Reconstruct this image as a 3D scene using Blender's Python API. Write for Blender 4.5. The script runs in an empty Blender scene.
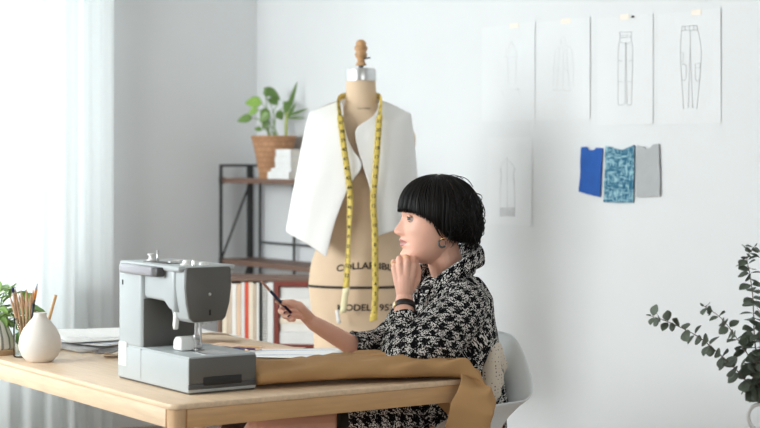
import bpy, bmesh, math, random
import numpy as np
from mathutils import Vector, Matrix, noise

random.seed(7)
C = bpy.context.scene.collection
PI = math.pi
R = math.radians
FPX = 1700.0
CAM = Vector((0, 0, 1.32))
RT = Vector((.5555, .8315, 0)).normalized()
FW = Vector((-.8315, .5555, 0)).normalized()
YAW = math.atan2(RT.y, RT.x)


def at(px, py, Y):
    """the place in the room seen at a pixel at a given depth"""
    return CAM + RT * ((px - 380) / FPX * Y) + FW * Y + Vector((0, 0, -(py - 160) / FPX * Y))


def on_z(px, py, z):
    return at(px, py, (1.32 - z) * FPX / (py - 160))


def on_y(px, py, y):
    k = (px - 380) / FPX
    return at(px, py, y / (RT.y * k + FW.y))


def on_x(px, py, x):
    k = (px - 380) / FPX
    return at(px, py, x / (RT.x * k + FW.x))


# ------------------------------------------------------------------ materials
def mat(name, col, rough=.5, metal=0.0, var=0.0, vscale=20, bump=0.0, bscale=200, stretch=(1, 1, 1), col2=None,
        spec=.5, sheen=0.0, sss=0.0, coat=0.0, detail=4):
    m = bpy.data.materials.new(name)
    m.use_nodes = True
    nt = m.node_tree
    b = nt.nodes['Principled BSDF']
    b.inputs['Base Color'].default_value = (*col, 1)
    b.inputs['Roughness'].default_value = rough
    b.inputs['Metallic'].default_value = metal
    b.inputs['Specular IOR Level'].default_value = spec
    b.inputs['Sheen Weight'].default_value = sheen
    b.inputs['Coat Weight'].default_value = coat
    if sss:
        b.inputs['Subsurface Weight'].default_value = sss
        b.inputs['Subsurface Radius'].default_value = (1, .35, .2)
        b.inputs['Subsurface Scale'].default_value = .006
    tc = nt.nodes.new('ShaderNodeTexCoord')
    mp = nt.nodes.new('ShaderNodeMapping')
    mp.inputs['Scale'].default_value = stretch
    nt.links.new(tc.outputs['Object'], mp.inputs['Vector'])
    if var or col2:
        n = nt.nodes.new('ShaderNodeTexNoise')
        n.inputs['Scale'].default_value = vscale
        n.inputs['Detail'].default_value = detail
        nt.links.new(mp.outputs[0], n.inputs['Vector'])
        r = nt.nodes.new('ShaderNodeValToRGB')
        c2 = col2 if col2 else tuple(max(0, c * (1 - var)) for c in col)
        c1 = col if col2 else tuple(min(1, c * (1 + var)) for c in col)
        r.color_ramp.elements[0].position = .3
        r.color_ramp.elements[1].position = .7
        r.color_ramp.elements[0].color = (*c2, 1)
        r.color_ramp.elements[1].color = (*c1, 1)
        nt.links.new(n.outputs['Fac'], r.inputs[0])
        nt.links.new(r.outputs[0], b.inputs['Base Color'])
    if bump:
        n2 = nt.nodes.new('ShaderNodeTexNoise')
        n2.inputs['Scale'].default_value = bscale
        n2.inputs['Detail'].default_value = 3
        nt.links.new(mp.outputs[0], n2.inputs['Vector'])
        bp = nt.nodes.new('ShaderNodeBump')
        bp.inputs['Strength'].default_value = bump
        bp.inputs['Distance'].default_value = .01
        nt.links.new(n2.outputs['Fac'], bp.inputs['Height'])
        nt.links.new(bp.outputs[0], b.inputs['Normal'])
    return m


M = {}
M['wall'] = mat('wall_paint', (.700, .713, .724), .85, var=.012, vscale=3, bump=.03, bscale=160)
M['ceiling'] = mat('ceiling_paint', (.85, .85, .84), .9, var=.01, vscale=4)
M['floor'] = mat('floor_wood', (.27, .20, .145), .5, var=.18, vscale=4, stretch=(1, 9, 1))
M['trim'] = mat('white_gloss_paint', (.84, .84, .83), .4, var=.01, vscale=5)
M['wood'] = mat('table_wood', (.72, .54, .37), .42, var=.10, vscale=7, stretch=(1.2, 14, 14), bump=.02, bscale=60)
M['wood_end_shaded'] = mat('table_wood_crosswise_shaded', (.60, .36, .17), .42, var=.10, vscale=7, stretch=(14, 1.2, 14), bump=.02, bscale=60)  # same wood as the top, darkened for the shade on the end aprons
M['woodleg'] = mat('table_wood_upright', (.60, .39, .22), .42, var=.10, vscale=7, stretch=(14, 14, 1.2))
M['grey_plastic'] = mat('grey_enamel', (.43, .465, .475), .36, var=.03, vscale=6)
M['shaded_plastic'] = mat('shaded_grey_enamel', (.105, .102, .094), .42, var=.04, vscale=8)  # grey enamel darkened with the shade of faces turned from the window
M['char_plastic'] = mat('charcoal_plastic', (.06, .06, .06), .45, var=.05, vscale=8)
M['lav_plastic'] = mat('lavender_grey_plastic', (.32, .32, .35), .3, var=.03, vscale=8)
M['black'] = mat('black_plastic', (.008, .008, .009), .35, var=.05, vscale=8)
M['white_plastic'] = mat('white_plastic', (.82, .82, .80), .35, var=.01, vscale=8)
M['steel'] = mat('brushed_steel', (.62, .62, .62), .3, 1.0, var=.05, vscale=60)
M['gold'] = mat('gold_metal', (.75, .52, .25), .28, 1.0, var=.05, vscale=60)
M['ceramic'] = mat('matte_white_ceramic', (.71, .67, .62), .6, var=.03, vscale=25, bump=.05, bscale=120)
M['white_ceramic'] = mat('glazed_white_ceramic', (.84, .84, .83), .2, var=.01, vscale=20)
M['paper'] = mat('white_paper', (.720, .733, .743), .8, var=.01, vscale=6)
M['table_paper'] = mat('bright_white_paper', (.87, .87, .86), .8, var=.01, vscale=6)
M['paper2'] = mat('off_white_paper', (.78, .77, .75), .8, var=.02, vscale=6)
M['pencil_grey'] = mat('graphite_lines', (.53, .54, .55), .8, var=.05, vscale=40)
M['faint_grey'] = mat('faint_graphite_lines', (.71, .715, .725), .8, var=.03, vscale=40)
M['pink_line'] = mat('pink_pencil_lines', (.72, .45, .42), .8, var=.05, vscale=40)
M['blue_line'] = mat('blue_pencil_lines', (.4, .5, .7), .8, var=.05, vscale=40)
M['tape_clear'] = mat('masking_tape', (.83, .76, .68), .6, var=.02, vscale=30)
M['metal_black'] = mat('black_powder_coat', (.018, .019, .02), .45, var=.05, vscale=30)
M['shelf_wood'] = mat('dark_brown_board', (.165, .092, .064), .5, var=.18, vscale=12, stretch=(1, 10, 10))
M['wicker_plain'] = mat('wicker_rim', (.42, .215, .10), .65, var=.15, vscale=60)
M['soil'] = mat('potting_soil', (.05, .035, .025), .9, var=.3, vscale=60, bump=.4, bscale=90)
M['linen'] = mat('dress_form_linen', (.67, .505, .35), .75, var=.05, vscale=9, bump=.05, bscale=400)
M['letter'] = mat('printed_black_letters', (.03, .022, .018), .8, var=.1, vscale=60)
M['vest'] = mat('white_cotton', (.775, .77, .755), .8, var=.008, vscale=7, bump=.04, bscale=500, sheen=.1)
M['tape'] = mat('yellow_tape', (.66, .50, .10), .5, var=.06, vscale=40)
M['tape_end'] = mat('cream_vinyl', (.85, .78, .50), .45, var=.03, vscale=40)
M['knob_wood'] = mat('turned_wood', (.48, .27, .12), .4, var=.22, vscale=25, stretch=(1, 1, 5))
M['camel'] = mat('camel_cotton', (.43, .253, .115), .75, var=.06, vscale=10, bump=.06, bscale=500, spec=.2)
M['chair'] = mat('pale_grey_shell', (.78, .82, .845), .35, var=.01, vscale=6)
M['skin'] = mat('skin', (.77, .435, .325), .48, var=.05, vscale=14, sss=.12, spec=.4)
M['hair'] = mat('black_hair', (.007, .006, .0055), .40, var=.3, vscale=30, spec=.22)
M['hair2'] = mat('black_hair_mass', (.006, .0055, .005), .8, var=.3, vscale=30, spec=.03)
M['eye_white'] = mat('eye_white', (.55, .50, .48), .2, var=.02, vscale=50)
M['iris'] = mat('brown_iris', (.03, .016, .01), .15, var=.1, vscale=90)
M['lash'] = mat('dark_lash', (.012, .009, .008), .6, var=.1, vscale=90)
M['lip'] = mat('lip', (.42, .17, .15), .35, var=.06, vscale=80)
M['nail'] = mat('dark_red_nail', (.06, .012, .018), .2, var=.1, vscale=50)
M['strap'] = mat('black_leather', (.012, .011, .011), .45, var=.1, vscale=60, bump=.1)
M['leaf_b'] = mat('pothos_leaf', (.085, .17, .035), .4, col2=(.16, .27, .06), vscale=9)
M['leaf_c'] = mat('bright_leaf', (.30, .47, .09), .4, col2=(.20, .36, .07), vscale=14)
M['stem'] = mat('green_stem', (.19, .30, .08), .5, var=.1, vscale=30)
M['cane'] = mat('bamboo_cane', (.36, .42, .12), .45, var=.15, vscale=30)
M['euc'] = mat('eucalyptus_leaf', (.052, .068, .045), .55, col2=(.115, .140, .100), vscale=16)
M['euc_stem'] = mat('eucalyptus_stem', (.15, .11, .08), .6, var=.15, vscale=40)
M['jarleaf'] = mat('table_plant_leaf', (.14, .29, .07), .4, col2=(.30, .45, .14), vscale=12)
M['pwood'] = mat('pencil_wood', (.50, .30, .17), .5, var=.2, vscale=25)
M['pwood2'] = mat('pencil_wood_pale', (.60, .40, .25), .5, var=.15, vscale=25)
M['navy'] = mat('navy_lacquer', (.012, .016, .06), .25, var=.05, vscale=40)
M['rose'] = mat('dusty_rose_lacquer', (.50, .26, .20), .35, var=.05, vscale=40)
M['orange'] = mat('orange_lacquer', (.75, .27, .04), .3, var=.05, vscale=40)
M['purple'] = mat('dark_purple_lacquer', (.06, .018, .06), .3, var=.05, vscale=40)
M['tan'] = mat('tan_wood', (.56, .33, .14), .5, var=.12, vscale=30)
M['cork'] = mat('cork', (.50, .34, .20), .8, var=.2, vscale=90)
M['blue_cloth'] = mat('royal_blue_cotton', (.004, .080, .36), .75, var=.10, vscale=18, bump=.08, bscale=60)
M['grey_cloth'] = mat('light_grey_cotton', (.40, .415, .425), .8, var=.04, vscale=18, bump=.06, bscale=60)
M['felt'] = mat('folded_grey_fabric', (.62, .62, .63), .85, var=.03, vscale=12)
M['charcoal_cloth'] = mat('charcoal_fabric', (.22, .21, .21), .85, var=.1, vscale=20)
M['mahogany'] = mat('mahogany_board', (.19, .028, .016), .45, var=.15, vscale=14, stretch=(8, 1, 1))
for nm, c in dict(book_white=(.82, .80, .76), book_cream=(.80, .70, .56), book_peach=(.76, .54, .38), book_red=(.70, .08, .035),
                  book_green=(.04, .05, .045), book_beige=(.58, .47, .36), book_bright=(.74, .74, .73), pages=(.80, .77, .70)).items():
    M[nm] = mat(nm, c, .6, var=.04, vscale=15)


def nodes_of(m):
    return m.node_tree.nodes, m.node_tree.links, m.node_tree.nodes['Principled BSDF']


def sheer(name, t):
    m = bpy.data.materials.new(name)
    m.use_nodes = True
    nt = m.node_tree
    nt.nodes.remove(nt.nodes['Principled BSDF'])
    out = nt.nodes['Material Output']
    tr = nt.nodes.new('ShaderNodeBsdfTransparent')
    tl = nt.nodes.new('ShaderNodeBsdfTranslucent')
    df = nt.nodes.new('ShaderNodeBsdfDiffuse')
    tl.inputs[0].default_value = df.inputs[0].default_value = (.90, .93, .93, 1)
    tc = nt.nodes.new('ShaderNodeTexCoord')
    n = nt.nodes.new('ShaderNodeTexNoise')
    n.inputs['Scale'].default_value = 300
    nt.links.new(tc.outputs['Object'], n.inputs['Vector'])
    mr = nt.nodes.new('ShaderNodeMapRange')
    mr.inputs['To Min'].default_value = t - .06
    mr.inputs['To Max'].default_value = t + .06
    nt.links.new(n.outputs['Fac'], mr.inputs['Value'])
    a = nt.nodes.new('ShaderNodeMixShader')
    a.inputs[0].default_value = .5
    b = nt.nodes.new('ShaderNodeMixShader')
    nt.links.new(df.outputs[0], a.inputs[1]); nt.links.new(tl.outputs[0], a.inputs[2])
    nt.links.new(mr.outputs[0], b.inputs[0])
    nt.links.new(a.outputs[0], b.inputs[1]); nt.links.new(tr.outputs[0], b.inputs[2])
    nt.links.new(b.outputs[0], out.inputs[0])
    return m


M['sheer'] = sheer('sheer_voile', .14)


def glassy(name, tint, fac):
    m = bpy.data.materials.new(name)
    m.use_nodes = True
    nt = m.node_tree
    nt.nodes.remove(nt.nodes['Principled BSDF'])
    out = nt.nodes['Material Output']
    tr = nt.nodes.new('ShaderNodeBsdfTransparent'); tr.inputs[0].default_value = (*tint, 1)
    gl = nt.nodes.new('ShaderNodeBsdfGlossy'); gl.inputs['Roughness'].default_value = .03
    fr = nt.nodes.new('ShaderNodeLayerWeight'); fr.inputs[0].default_value = fac
    mx = nt.nodes.new('ShaderNodeMixShader')
    nt.links.new(fr.outputs['Fresnel'], mx.inputs[0])
    nt.links.new(tr.outputs[0], mx.inputs[1]); nt.links.new(gl.outputs[0], mx.inputs[2])
    nt.links.new(mx.outputs[0], out.inputs[0])
    return m


M['pane'] = glassy('window_glass', (.96, .98, .98), .2)
M['glass'] = glassy('jar_glass', (.92, .95, .95), .10)


def wicker():
    m = mat('woven_wicker', (.42, .21, .10), .65)
    N, L, b = nodes_of(m)
    tc = N.new('ShaderNodeTexCoord')
    br = N.new('ShaderNodeTexBrick')
    br.inputs['Scale'].default_value = 1
    br.inputs['Brick Width'].default_value = .05
    br.inputs['Row Height'].default_value = .026
    br.inputs['Mortar Size'].default_value = .0028
    br.inputs['Color1'].default_value = (.50, .27, .14, 1)
    br.inputs['Color2'].default_value = (.40, .20, .10, 1)
    br.inputs['Mortar'].default_value = (.33, .165, .08, 1)
    L.new(tc.outputs['UV'], br.inputs['Vector'])
    L.new(br.outputs['Color'], b.inputs['Base Color'])
    bp = N.new('ShaderNodeBump'); bp.inputs['Strength'].default_value = .6; bp.inputs['Distance'].default_value = .004
    bp.invert = True
    L.new(br.outputs['Fac'], bp.inputs['Height']); L.new(bp.outputs[0], b.inputs['Normal'])
    return m


M['wicker'] = wicker()


def math_node(N, L, op, a, b=None, c=None):
    n = N.new('ShaderNodeMath'); n.operation = op
    for k, v in enumerate((a, b, c)):
        if v is None:
            continue
        if isinstance(v, (int, float)):
            n.inputs[k].default_value = v
        else:
            L.new(v, n.inputs[k])
    return n.outputs[0]


def houndstooth():
    """woven black and white houndstooth tweed, laid out on the garment's own UV map"""
    m = mat('houndstooth_tweed', (.02, .02, .02), .9, spec=.08)
    N, L, b = nodes_of(m)
    uv = N.new('ShaderNodeUVMap')
    wob = N.new('ShaderNodeTexNoise'); wob.inputs['Scale'].default_value = 90; wob.inputs['Detail'].default_value = 3
    L.new(uv.outputs[0], wob.inputs['Vector'])
    vm = N.new('ShaderNodeVectorMath'); vm.operation = 'SUBTRACT'; vm.inputs[1].default_value = (.5, .5, .5)
    L.new(wob.outputs['Color'], vm.inputs[0])
    sc = N.new('ShaderNodeVectorMath'); sc.operation = 'SCALE'; sc.inputs['Scale'].default_value = .019
    L.new(vm.outputs[0], sc.inputs[0])
    ad = N.new('ShaderNodeVectorMath'); ad.operation = 'ADD'
    L.new(uv.outputs[0], ad.inputs[0]); L.new(sc.outputs[0], ad.inputs[1])
    se = N.new('ShaderNodeSeparateXYZ'); L.new(ad.outputs[0], se.inputs[0])
    rep = .033
    u = math_node(N, L, 'DIVIDE', se.outputs[0], rep)
    v = math_node(N, L, 'DIVIDE', se.outputs[1], rep)
    fu = math_node(N, L, 'FRACT', u); fv = math_node(N, L, 'FRACT', v)
    a = math_node(N, L, 'LESS_THAN', fu, .5); c = math_node(N, L, 'LESS_THAN', fv, .5)
    d = math_node(N, L, 'LESS_THAN', math_node(N, L, 'FRACT', math_node(N, L, 'MULTIPLY', math_node(N, L, 'ADD', u, v), 2)), .5)
    both = math_node(N, L, 'MULTIPLY', a, c)
    xor = math_node(N, L, 'ABSOLUTE', math_node(N, L, 'SUBTRACT', a, c))
    w = math_node(N, L, 'ADD', both, math_node(N, L, 'MULTIPLY', xor, d))
    # loose pale and dark yarns of the weave
    yn = N.new('ShaderNodeTexNoise'); yn.inputs['Scale'].default_value = 250; yn.inputs['Detail'].default_value = 2
    L.new(uv.outputs[0], yn.inputs['Vector'])
    yarn = math_node(N, L, 'GREATER_THAN', yn.outputs['Fac'], .505)
    yarn2 = math_node(N, L, 'GREATER_THAN', yn.outputs['Fac'], .66)
    w2 = math_node(N, L, 'MAXIMUM', math_node(N, L, 'MULTIPLY', w, yarn), math_node(N, L, 'MULTIPLY', yarn2, .40))
    mx = N.new('ShaderNodeMix'); mx.data_type = 'RGBA'
    mx.inputs[6].default_value = (.0045, .0045, .006, 1)
    mx.inputs[7].default_value = (.74, .72, .69, 1)
    L.new(w2, mx.inputs[0]); L.new(mx.outputs[2], b.inputs['Base Color'])
    bp = N.new('ShaderNodeBump'); bp.inputs['Strength'].default_value = .35; bp.inputs['Distance'].default_value = .004
    L.new(yn.outputs['Fac'], bp.inputs['Height']); L.new(bp.outputs[0], b.inputs['Normal'])
    return m


M['tweed'] = houndstooth()


def dotted():
    m = mat('cream_dotted_cotton', (.66, .58, .48), .85)
    N, L, b = nodes_of(m)
    tc = N.new('ShaderNodeTexCoord')
    vo = N.new('ShaderNodeTexVoronoi'); vo.inputs['Scale'].default_value = 105; vo.inputs['Randomness'].default_value = .35
    L.new(tc.outputs['Object'], vo.inputs['Vector'])
    r = N.new('ShaderNodeValToRGB')
    r.color_ramp.elements[0].position = .20; r.color_ramp.elements[1].position = .26
    r.color_ramp.elements[0].color = (.05, .035, .03, 1); r.color_ramp.elements[1].color = (.66, .58, .48, 1)
    L.new(vo.outputs['Distance'], r.inputs[0]); L.new(r.outputs[0], b.inputs['Base Color'])
    return m


M['dotted'] = dotted()


def teal_weave():
    m = mat('teal_woven_tweed', (.05, .25, .34), .85)
    N, L, b = nodes_of(m)
    uv = N.new('ShaderNodeTexCoord')
    cols = []
    for st, sc in (((1, .5, .22), 150), ((.22, .5, 1), 150)):
        mp = N.new('ShaderNodeMapping'); mp.inputs['Scale'].default_value = st
        L.new(uv.outputs['Object'], mp.inputs['Vector'])
        n = N.new('ShaderNodeTexNoise'); n.inputs['Scale'].default_value = sc; n.inputs['Detail'].default_value = 2
        L.new(mp.outputs[0], n.inputs['Vector'])
        cols.append(n.outputs['Fac'])
    s = math_node(N, L, 'MAXIMUM', cols[0], cols[1])
    r = N.new('ShaderNodeValToRGB')
    r.color_ramp.elements[0].position = .50; r.color_ramp.elements[1].position = .68
    r.color_ramp.elements[0].color = (.012, .11, .20, 1); r.color_ramp.elements[1].color = (.34, .56, .62, 1)
    L.new(s, r.inputs[0]); L.new(r.outputs[0], b.inputs['Base Color'])
    return m


M['teal'] = teal_weave()


def striped():
    m = mat('striped_white_glaze', (.8, .8, .78), .3)
    N, L, b = nodes_of(m)
    tc = N.new('ShaderNodeTexCoord')
    se = N.new('ShaderNodeSeparateXYZ'); L.new(tc.outputs['UV'], se.inputs[0])
    f = math_node(N, L, 'FRACT', math_node(N, L, 'MULTIPLY', se.outputs[0], 14))
    t = math_node(N, L, 'LESS_THAN', f, .3)
    mx = N.new('ShaderNodeMix'); mx.data_type = 'RGBA'
    mx.inputs[6].default_value = (.80, .80, .77, 1); mx.inputs[7].default_value = (.25, .27, .25, 1)
    L.new(t, mx.inputs[0]); L.new(mx.outputs[2], b.inputs['Base Color'])
    return m


M['striped'] = striped()


# ------------------------------------------------------------------ mesh helpers
def obj(name, bm, m, parent=None, smooth=True, loc=None, mods=None, angle=None):
    me = bpy.data.meshes.new(name)
    bm.normal_update()
    bm.to_mesh(me)
    bm.free()
    for mm in (m if isinstance(m, (list, tuple)) else [m]):
        me.materials.append(mm)
    if smooth:
        me.polygons.foreach_set('use_smooth', [True] * len(me.polygons))
        if angle:
            me.set_sharp_from_angle(angle=R(angle))
    o = bpy.data.objects.new(name, me)
    C.objects.link(o)
    if loc is not None:
        o.location = loc
    if parent is not None:
        o.parent = parent
    return o


def tag(o, label, cat, group=None):
    o['label'] = label
    o['category'] = cat
    if group:
        o['group'] = group
    return o


def thing(name, label, cat, loc=(0, 0, 0), rotz=0, group=None):
    o = bpy.data.objects.new(name, None)
    o.empty_display_size = .05
    C.objects.link(o)
    o.location = loc
    o.rotation_euler = (0, 0, rotz)
    return tag(o, label, cat, group)


def struct(name, bm, m, smooth=False):
    o = obj(name, bm, m, smooth=smooth)
    o['kind'] = 'structure'
    return o


def box(bm, lo, hi, bev=0, seg=2, mi=0):
    lo, hi = Vector(lo), Vector(hi)
    g = bmesh.ops.create_cube(bm, size=1)
    vs = g['verts']
    for v in vs:
        v.co = Vector([lo[i] + (v.co[i] + .5) * (hi[i] - lo[i]) for i in range(3)])
    fs = {f for v in vs for f in v.link_faces}
    for f in fs:
        f.material_index = mi
    if bev:
        es = list({e for v in vs for e in v.link_edges})
        bmesh.ops.bevel(bm, geom=es, offset=bev, segments=seg, affect='EDGES', profile=.5)
    return bm


def obox(bm, cen, size, mtx=None, bev=0, seg=2):
    b2 = bmesh.new()
    h = Vector(size) / 2
    box(b2, -h, h, bev, seg)
    mm = Matrix.Translation(Vector(cen)) @ (mtx.to_4x4() if mtx else Matrix())
    b2.transform(mm)
    me = bpy.data.meshes.new('t'); b2.to_mesh(me); b2.free()
    bm.from_mesh(me); bpy.data.meshes.remove(me)
    return bm


def frames(pts):
    n = len(pts)
    T = []
    for i in range(n):
        a, b = pts[max(i - 1, 0)], pts[min(i + 1, n - 1)]
        t = b - a
        T.append(t.normalized() if t.length > 1e-9 else Vector((0, 0, 1)))
    ref = Vector((0, 0, 1)) if abs(T[0].z) < .9 else Vector((1, 0, 0))
    u = (ref - T[0] * ref.dot(T[0])).normalized()
    out = []
    for t in T:
        u = (u - t * u.dot(t))
        u = u.normalized() if u.length > 1e-6 else t.orthogonal().normalized()
        out.append((t, u, t.cross(u)))
    return out


def smooth_path(pts, n=6):
    pts = [Vector(p) for p in pts]
    out = []
    for i in range(len(pts) - 1):
        p0, p1, p2, p3 = pts[max(i - 1, 0)], pts[i], pts[i + 1], pts[min(i + 2, len(pts) - 1)]
        for k in range(n):
            t = k / n
            out.append(.5 * ((2 * p1) + (p2 - p0) * t + (2 * p0 - 5 * p1 + 4 * p2 - p3) * t * t + (3 * p1 - p0 - 3 * p2 + p3) * t ** 3))
    out.append(pts[-1])
    return out


def tube(bm, pts, rad, seg=10, dome=False, mi=0):
    """a tube along pts (rad number or list); dome gives rounded ends"""
    pts = [Vector(p) for p in pts]
    rad = list(rad) if hasattr(rad, '__len__') else [rad] * len(pts)
    if dome:
        fr = frames(pts)
        a, b = [], []
        ra, rb = [], []
        for k in (1, 2, 3):
            th = k * PI / 8
            a.append(pts[0] - fr[0][0] * rad[0] * math.sin(th)); ra.append(rad[0] * math.cos(th))
            b.append(pts[-1] + fr[-1][0] * rad[-1] * math.sin(th)); rb.append(rad[-1] * math.cos(th))
        pts = a[::-1] + pts + b
        rad = ra[::-1] + rad + rb
    fr = frames(pts)
    rings = []
    for p, r, (t, u, w) in zip(pts, rad, fr):
        rings.append([bm.verts.new(p + (u * math.cos(2 * PI * k / seg) + w * math.sin(2 * PI * k / seg)) * r) for k in range(seg)])
    for a, b in zip(rings, rings[1:]):
        for k in range(seg):
            f = bm.faces.new((a[k], a[(k + 1) % seg], b[(k + 1) % seg], b[k])); f.material_index = mi
    f = bm.faces.new(rings[0][::-1]); f.material_index = mi
    f = bm.faces.new(rings[-1]); f.material_index = mi
    return bm


def lathe(bm, prof, seg=32, uv=False, sx=1, sy=1, off=(0, 0, 0)):
    """prof: (radius, z) from bottom to top"""
    off = Vector(off)
    rings = []
    for r, z in prof:
        if r < 1e-5:
            rings.append([bm.verts.new(off + Vector((0, 0, z)))])
        else:
            rings.append([bm.verts.new(off + Vector((r * sx * math.cos(2 * PI * k / seg), r * sy * math.sin(2 * PI * k / seg), z))) for k in range(seg)])
    L = bm.loops.layers.uv.verify() if uv else None
    for i, (a, b) in enumerate(zip(rings, rings[1:])):
        for k in range(seg):
            k2 = (k + 1) % seg
            if len(a) == 1 and len(b) == 1:
                continue
            if len(a) == 1:
                f = bm.faces.new((a[0], b[k2], b[k]))
            elif len(b) == 1:
                f = bm.faces.new((a[k], a[k2], b[0]))
            else:
                f = bm.faces.new((a[k], a[k2], b[k2], b[k]))
                if uv:
                    for l, (uu, vv) in zip(f.loops, ((k, prof[i][1]), (k + 1, prof[i][1]), (k + 1, prof[i + 1][1]), (k, prof[i + 1][1]))):
                        l[L].uv = (uu / seg, vv)
    return bm


def prism(bm, poly, t, axis='y', off=0):
    """extrude a polygon: poly in (a,b); axis = extrude axis"""
    def mk(a, b, c):
        return {'x': (c, a, b), 'y': (a, c, b), 'z': (a, b, c)}[axis]
    A = [bm.verts.new(mk(a, b, off)) for a, b in poly]
    B = [bm.verts.new(mk(a, b, off + t)) for a, b in poly]
    n = len(poly)
    bm.faces.new(A); bm.faces.new(B[::-1])
    for i in range(n):
        bm.faces.new((A[i], B[i], B[(i + 1) % n], A[(i + 1) % n]))
    bmesh.ops.recalc_face_normals(bm, faces=bm.faces[:])
    return bm


def bevel_all(bm, off, seg=2, ang=30):
    es = [e for e in bm.edges if len(e.link_faces) == 2 and e.calc_face_angle(0) > R(ang)]
    bmesh.ops.bevel(bm, geom=es, offset=off, segments=seg, affect='EDGES', profile=.5)
    return bm


def grid(bm, P, closed_u=False, uv=None, flip=False):
    """P[i][j] rows of points"""
    V = [[bm.verts.new(p) for p in row] for row in P]
    L = bm.loops.layers.uv.verify() if uv else None
    n, mm = len(V), len(V[0])
    for i in range(n - 1):
        for j in range(mm if closed_u else mm - 1):
            j2 = (j + 1) % mm
            q = [(i, j), (i, j2), (i + 1, j2), (i + 1, j)]
            if flip:
                q = q[::-1]
            try:
                f = bm.faces.new([V[a][b] for a, b in q])
            except ValueError:
                continue
            if uv:
                for l, (a, b) in zip(f.loops, q):
                    jj = b if not (closed_u and b == 0 and j == mm - 1) else mm
                    l[L].uv = uv(a, jj)
    return V


def solidify(o, t, off=0):
    md = o.modifiers.new('thickness', 'SOLIDIFY')
    md.thickness = t
    md.offset = off
    return o


def subsurf(o, n=1):
    md = o.modifiers.new('smooth', 'SUBSURF')
    md.levels = md.render_levels = n
    return o


def remeshed(bm, voxel, smooth=0, fac=.5):
    """join overlapping closed shapes into ONE continuous surface; returns a new bmesh"""
    me = bpy.data.meshes.new('t'); bm.to_mesh(me); bm.free()
    o = bpy.data.objects.new('t', me); C.objects.link(o)
    md = o.modifiers.new('r', 'REMESH'); md.mode = 'VOXEL'; md.voxel_size = voxel; md.adaptivity = 0
    if smooth:
        s = o.modifiers.new('s', 'SMOOTH'); s.factor = fac; s.iterations = smooth
    dg = bpy.context.evaluated_depsgraph_get(); dg.update()
    me2 = bpy.data.meshes.new_from_object(o.evaluated_get(dg))
    b = bmesh.new(); b.from_mesh(me2)
    bpy.data.objects.remove(o); bpy.data.meshes.remove(me); bpy.data.meshes.remove(me2)
    return b


_glyph = {}


def text_mesh(s, size=1.0, spacing=1.0):
    """verts (x,y) and faces of a line of lettering, centred"""
    key = (s, spacing)
    if key not in _glyph:
        cu = bpy.data.curves.new('t', 'FONT'); cu.body = s; cu.size = 1; cu.align_x = 'CENTER'; cu.space_character = spacing
        cu.resolution_u = 3; cu.offset = .022
        o = bpy.data.objects.new('t', cu); C.objects.link(o)
        dg = bpy.context.evaluated_depsgraph_get(); dg.update()
        me = bpy.data.meshes.new_from_object(o.evaluated_get(dg))
        _glyph[key] = ([tuple(v.co) for v in me.vertices], [tuple(p.vertices) for p in me.polygons])
        bpy.data.objects.remove(o); bpy.data.curves.remove(cu); bpy.data.meshes.remove(me)
    v, f = _glyph[key]
    return [(a * size, b * size) for a, b, _ in v], f


def copy_tree(o, parent=None):
    c = o.copy(); C.objects.link(c)
    if parent is not None:
        c.parent = parent
    for ch in list(o.children):
        copy_tree(ch, c)
    return c


def sm(a, b, x):
    t = min(1, max(0, (x - a) / (b - a)))
    return t * t * (3 - 2 * t)
# ------------------------------------------------------------------ the room
XL, YB, XR, YF, ZC = -7.66, 4.352, 1.7, -1.9, 2.8
T = .16
DOOR = (.2, 3.16, .42, 2.5)
WIN = (3.225, 3.465, .74, 2.5)
FRONT_FILL_WIN = (-7.1, -3.7, 1.2, 2.62)  # added opening behind the camera, sized to steer the fill light
b = bmesh.new(); box(b, (XL - T, YF - T, -.1), (XR + T, YB + T, 0)); struct('floor', b, M['floor'])
b = bmesh.new(); box(b, (XL - T, YF - T, ZC), (XR + T, YB + T, ZC + .1)); struct('ceiling', b, M['ceiling'])
b = bmesh.new(); box(b, (XL - T, YB, 0), (XR + T, YB + T, ZC)); struct('wall_back', b, M['wall'])
RIGHT_FILL_WIN = (-1.0, 2.6, .95, 2.5)  # added opening in the right wall, there only to let fill in
b = bmesh.new()
for lo, hi in (((YF, 0), (RIGHT_FILL_WIN[0], ZC)), ((RIGHT_FILL_WIN[1], 0), (YB, ZC)), ((RIGHT_FILL_WIN[0], 0), (RIGHT_FILL_WIN[1], RIGHT_FILL_WIN[2])), ((RIGHT_FILL_WIN[0], RIGHT_FILL_WIN[3]), (RIGHT_FILL_WIN[1], ZC))):
    box(b, (XR, lo[0], lo[1]), (XR + T, hi[0], hi[1]))
struct('wall_right', b, M['wall'])
b = bmesh.new()
for lo, hi in (((YF, 0), (DOOR[0], ZC)), ((DOOR[0], DOOR[3]), (DOOR[1], ZC)), ((DOOR[0], 0), (DOOR[1], DOOR[2])),
               ((DOOR[1], 0), (WIN[0], ZC)), ((WIN[0], 0), (WIN[1], WIN[2])), ((WIN[0], WIN[3]), (WIN[1], ZC)), ((WIN[1], 0), (YB, ZC))):
    box(b, (XL - T, lo[0], lo[1]), (XL, hi[0], hi[1]))
struct('wall_left', b, M['wall'])
b = bmesh.new()
for lo, hi in (((XL - T, 0), (FRONT_FILL_WIN[0], ZC)), ((FRONT_FILL_WIN[1], 0), (XR + T, ZC)), ((FRONT_FILL_WIN[0], 0), (FRONT_FILL_WIN[1], FRONT_FILL_WIN[2])), ((FRONT_FILL_WIN[0], FRONT_FILL_WIN[3]), (FRONT_FILL_WIN[1], ZC))):
    box(b, (lo[0], YF - T, lo[1]), (hi[0], YF, hi[1]))
struct('wall_front', b, M['wall'])


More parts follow.
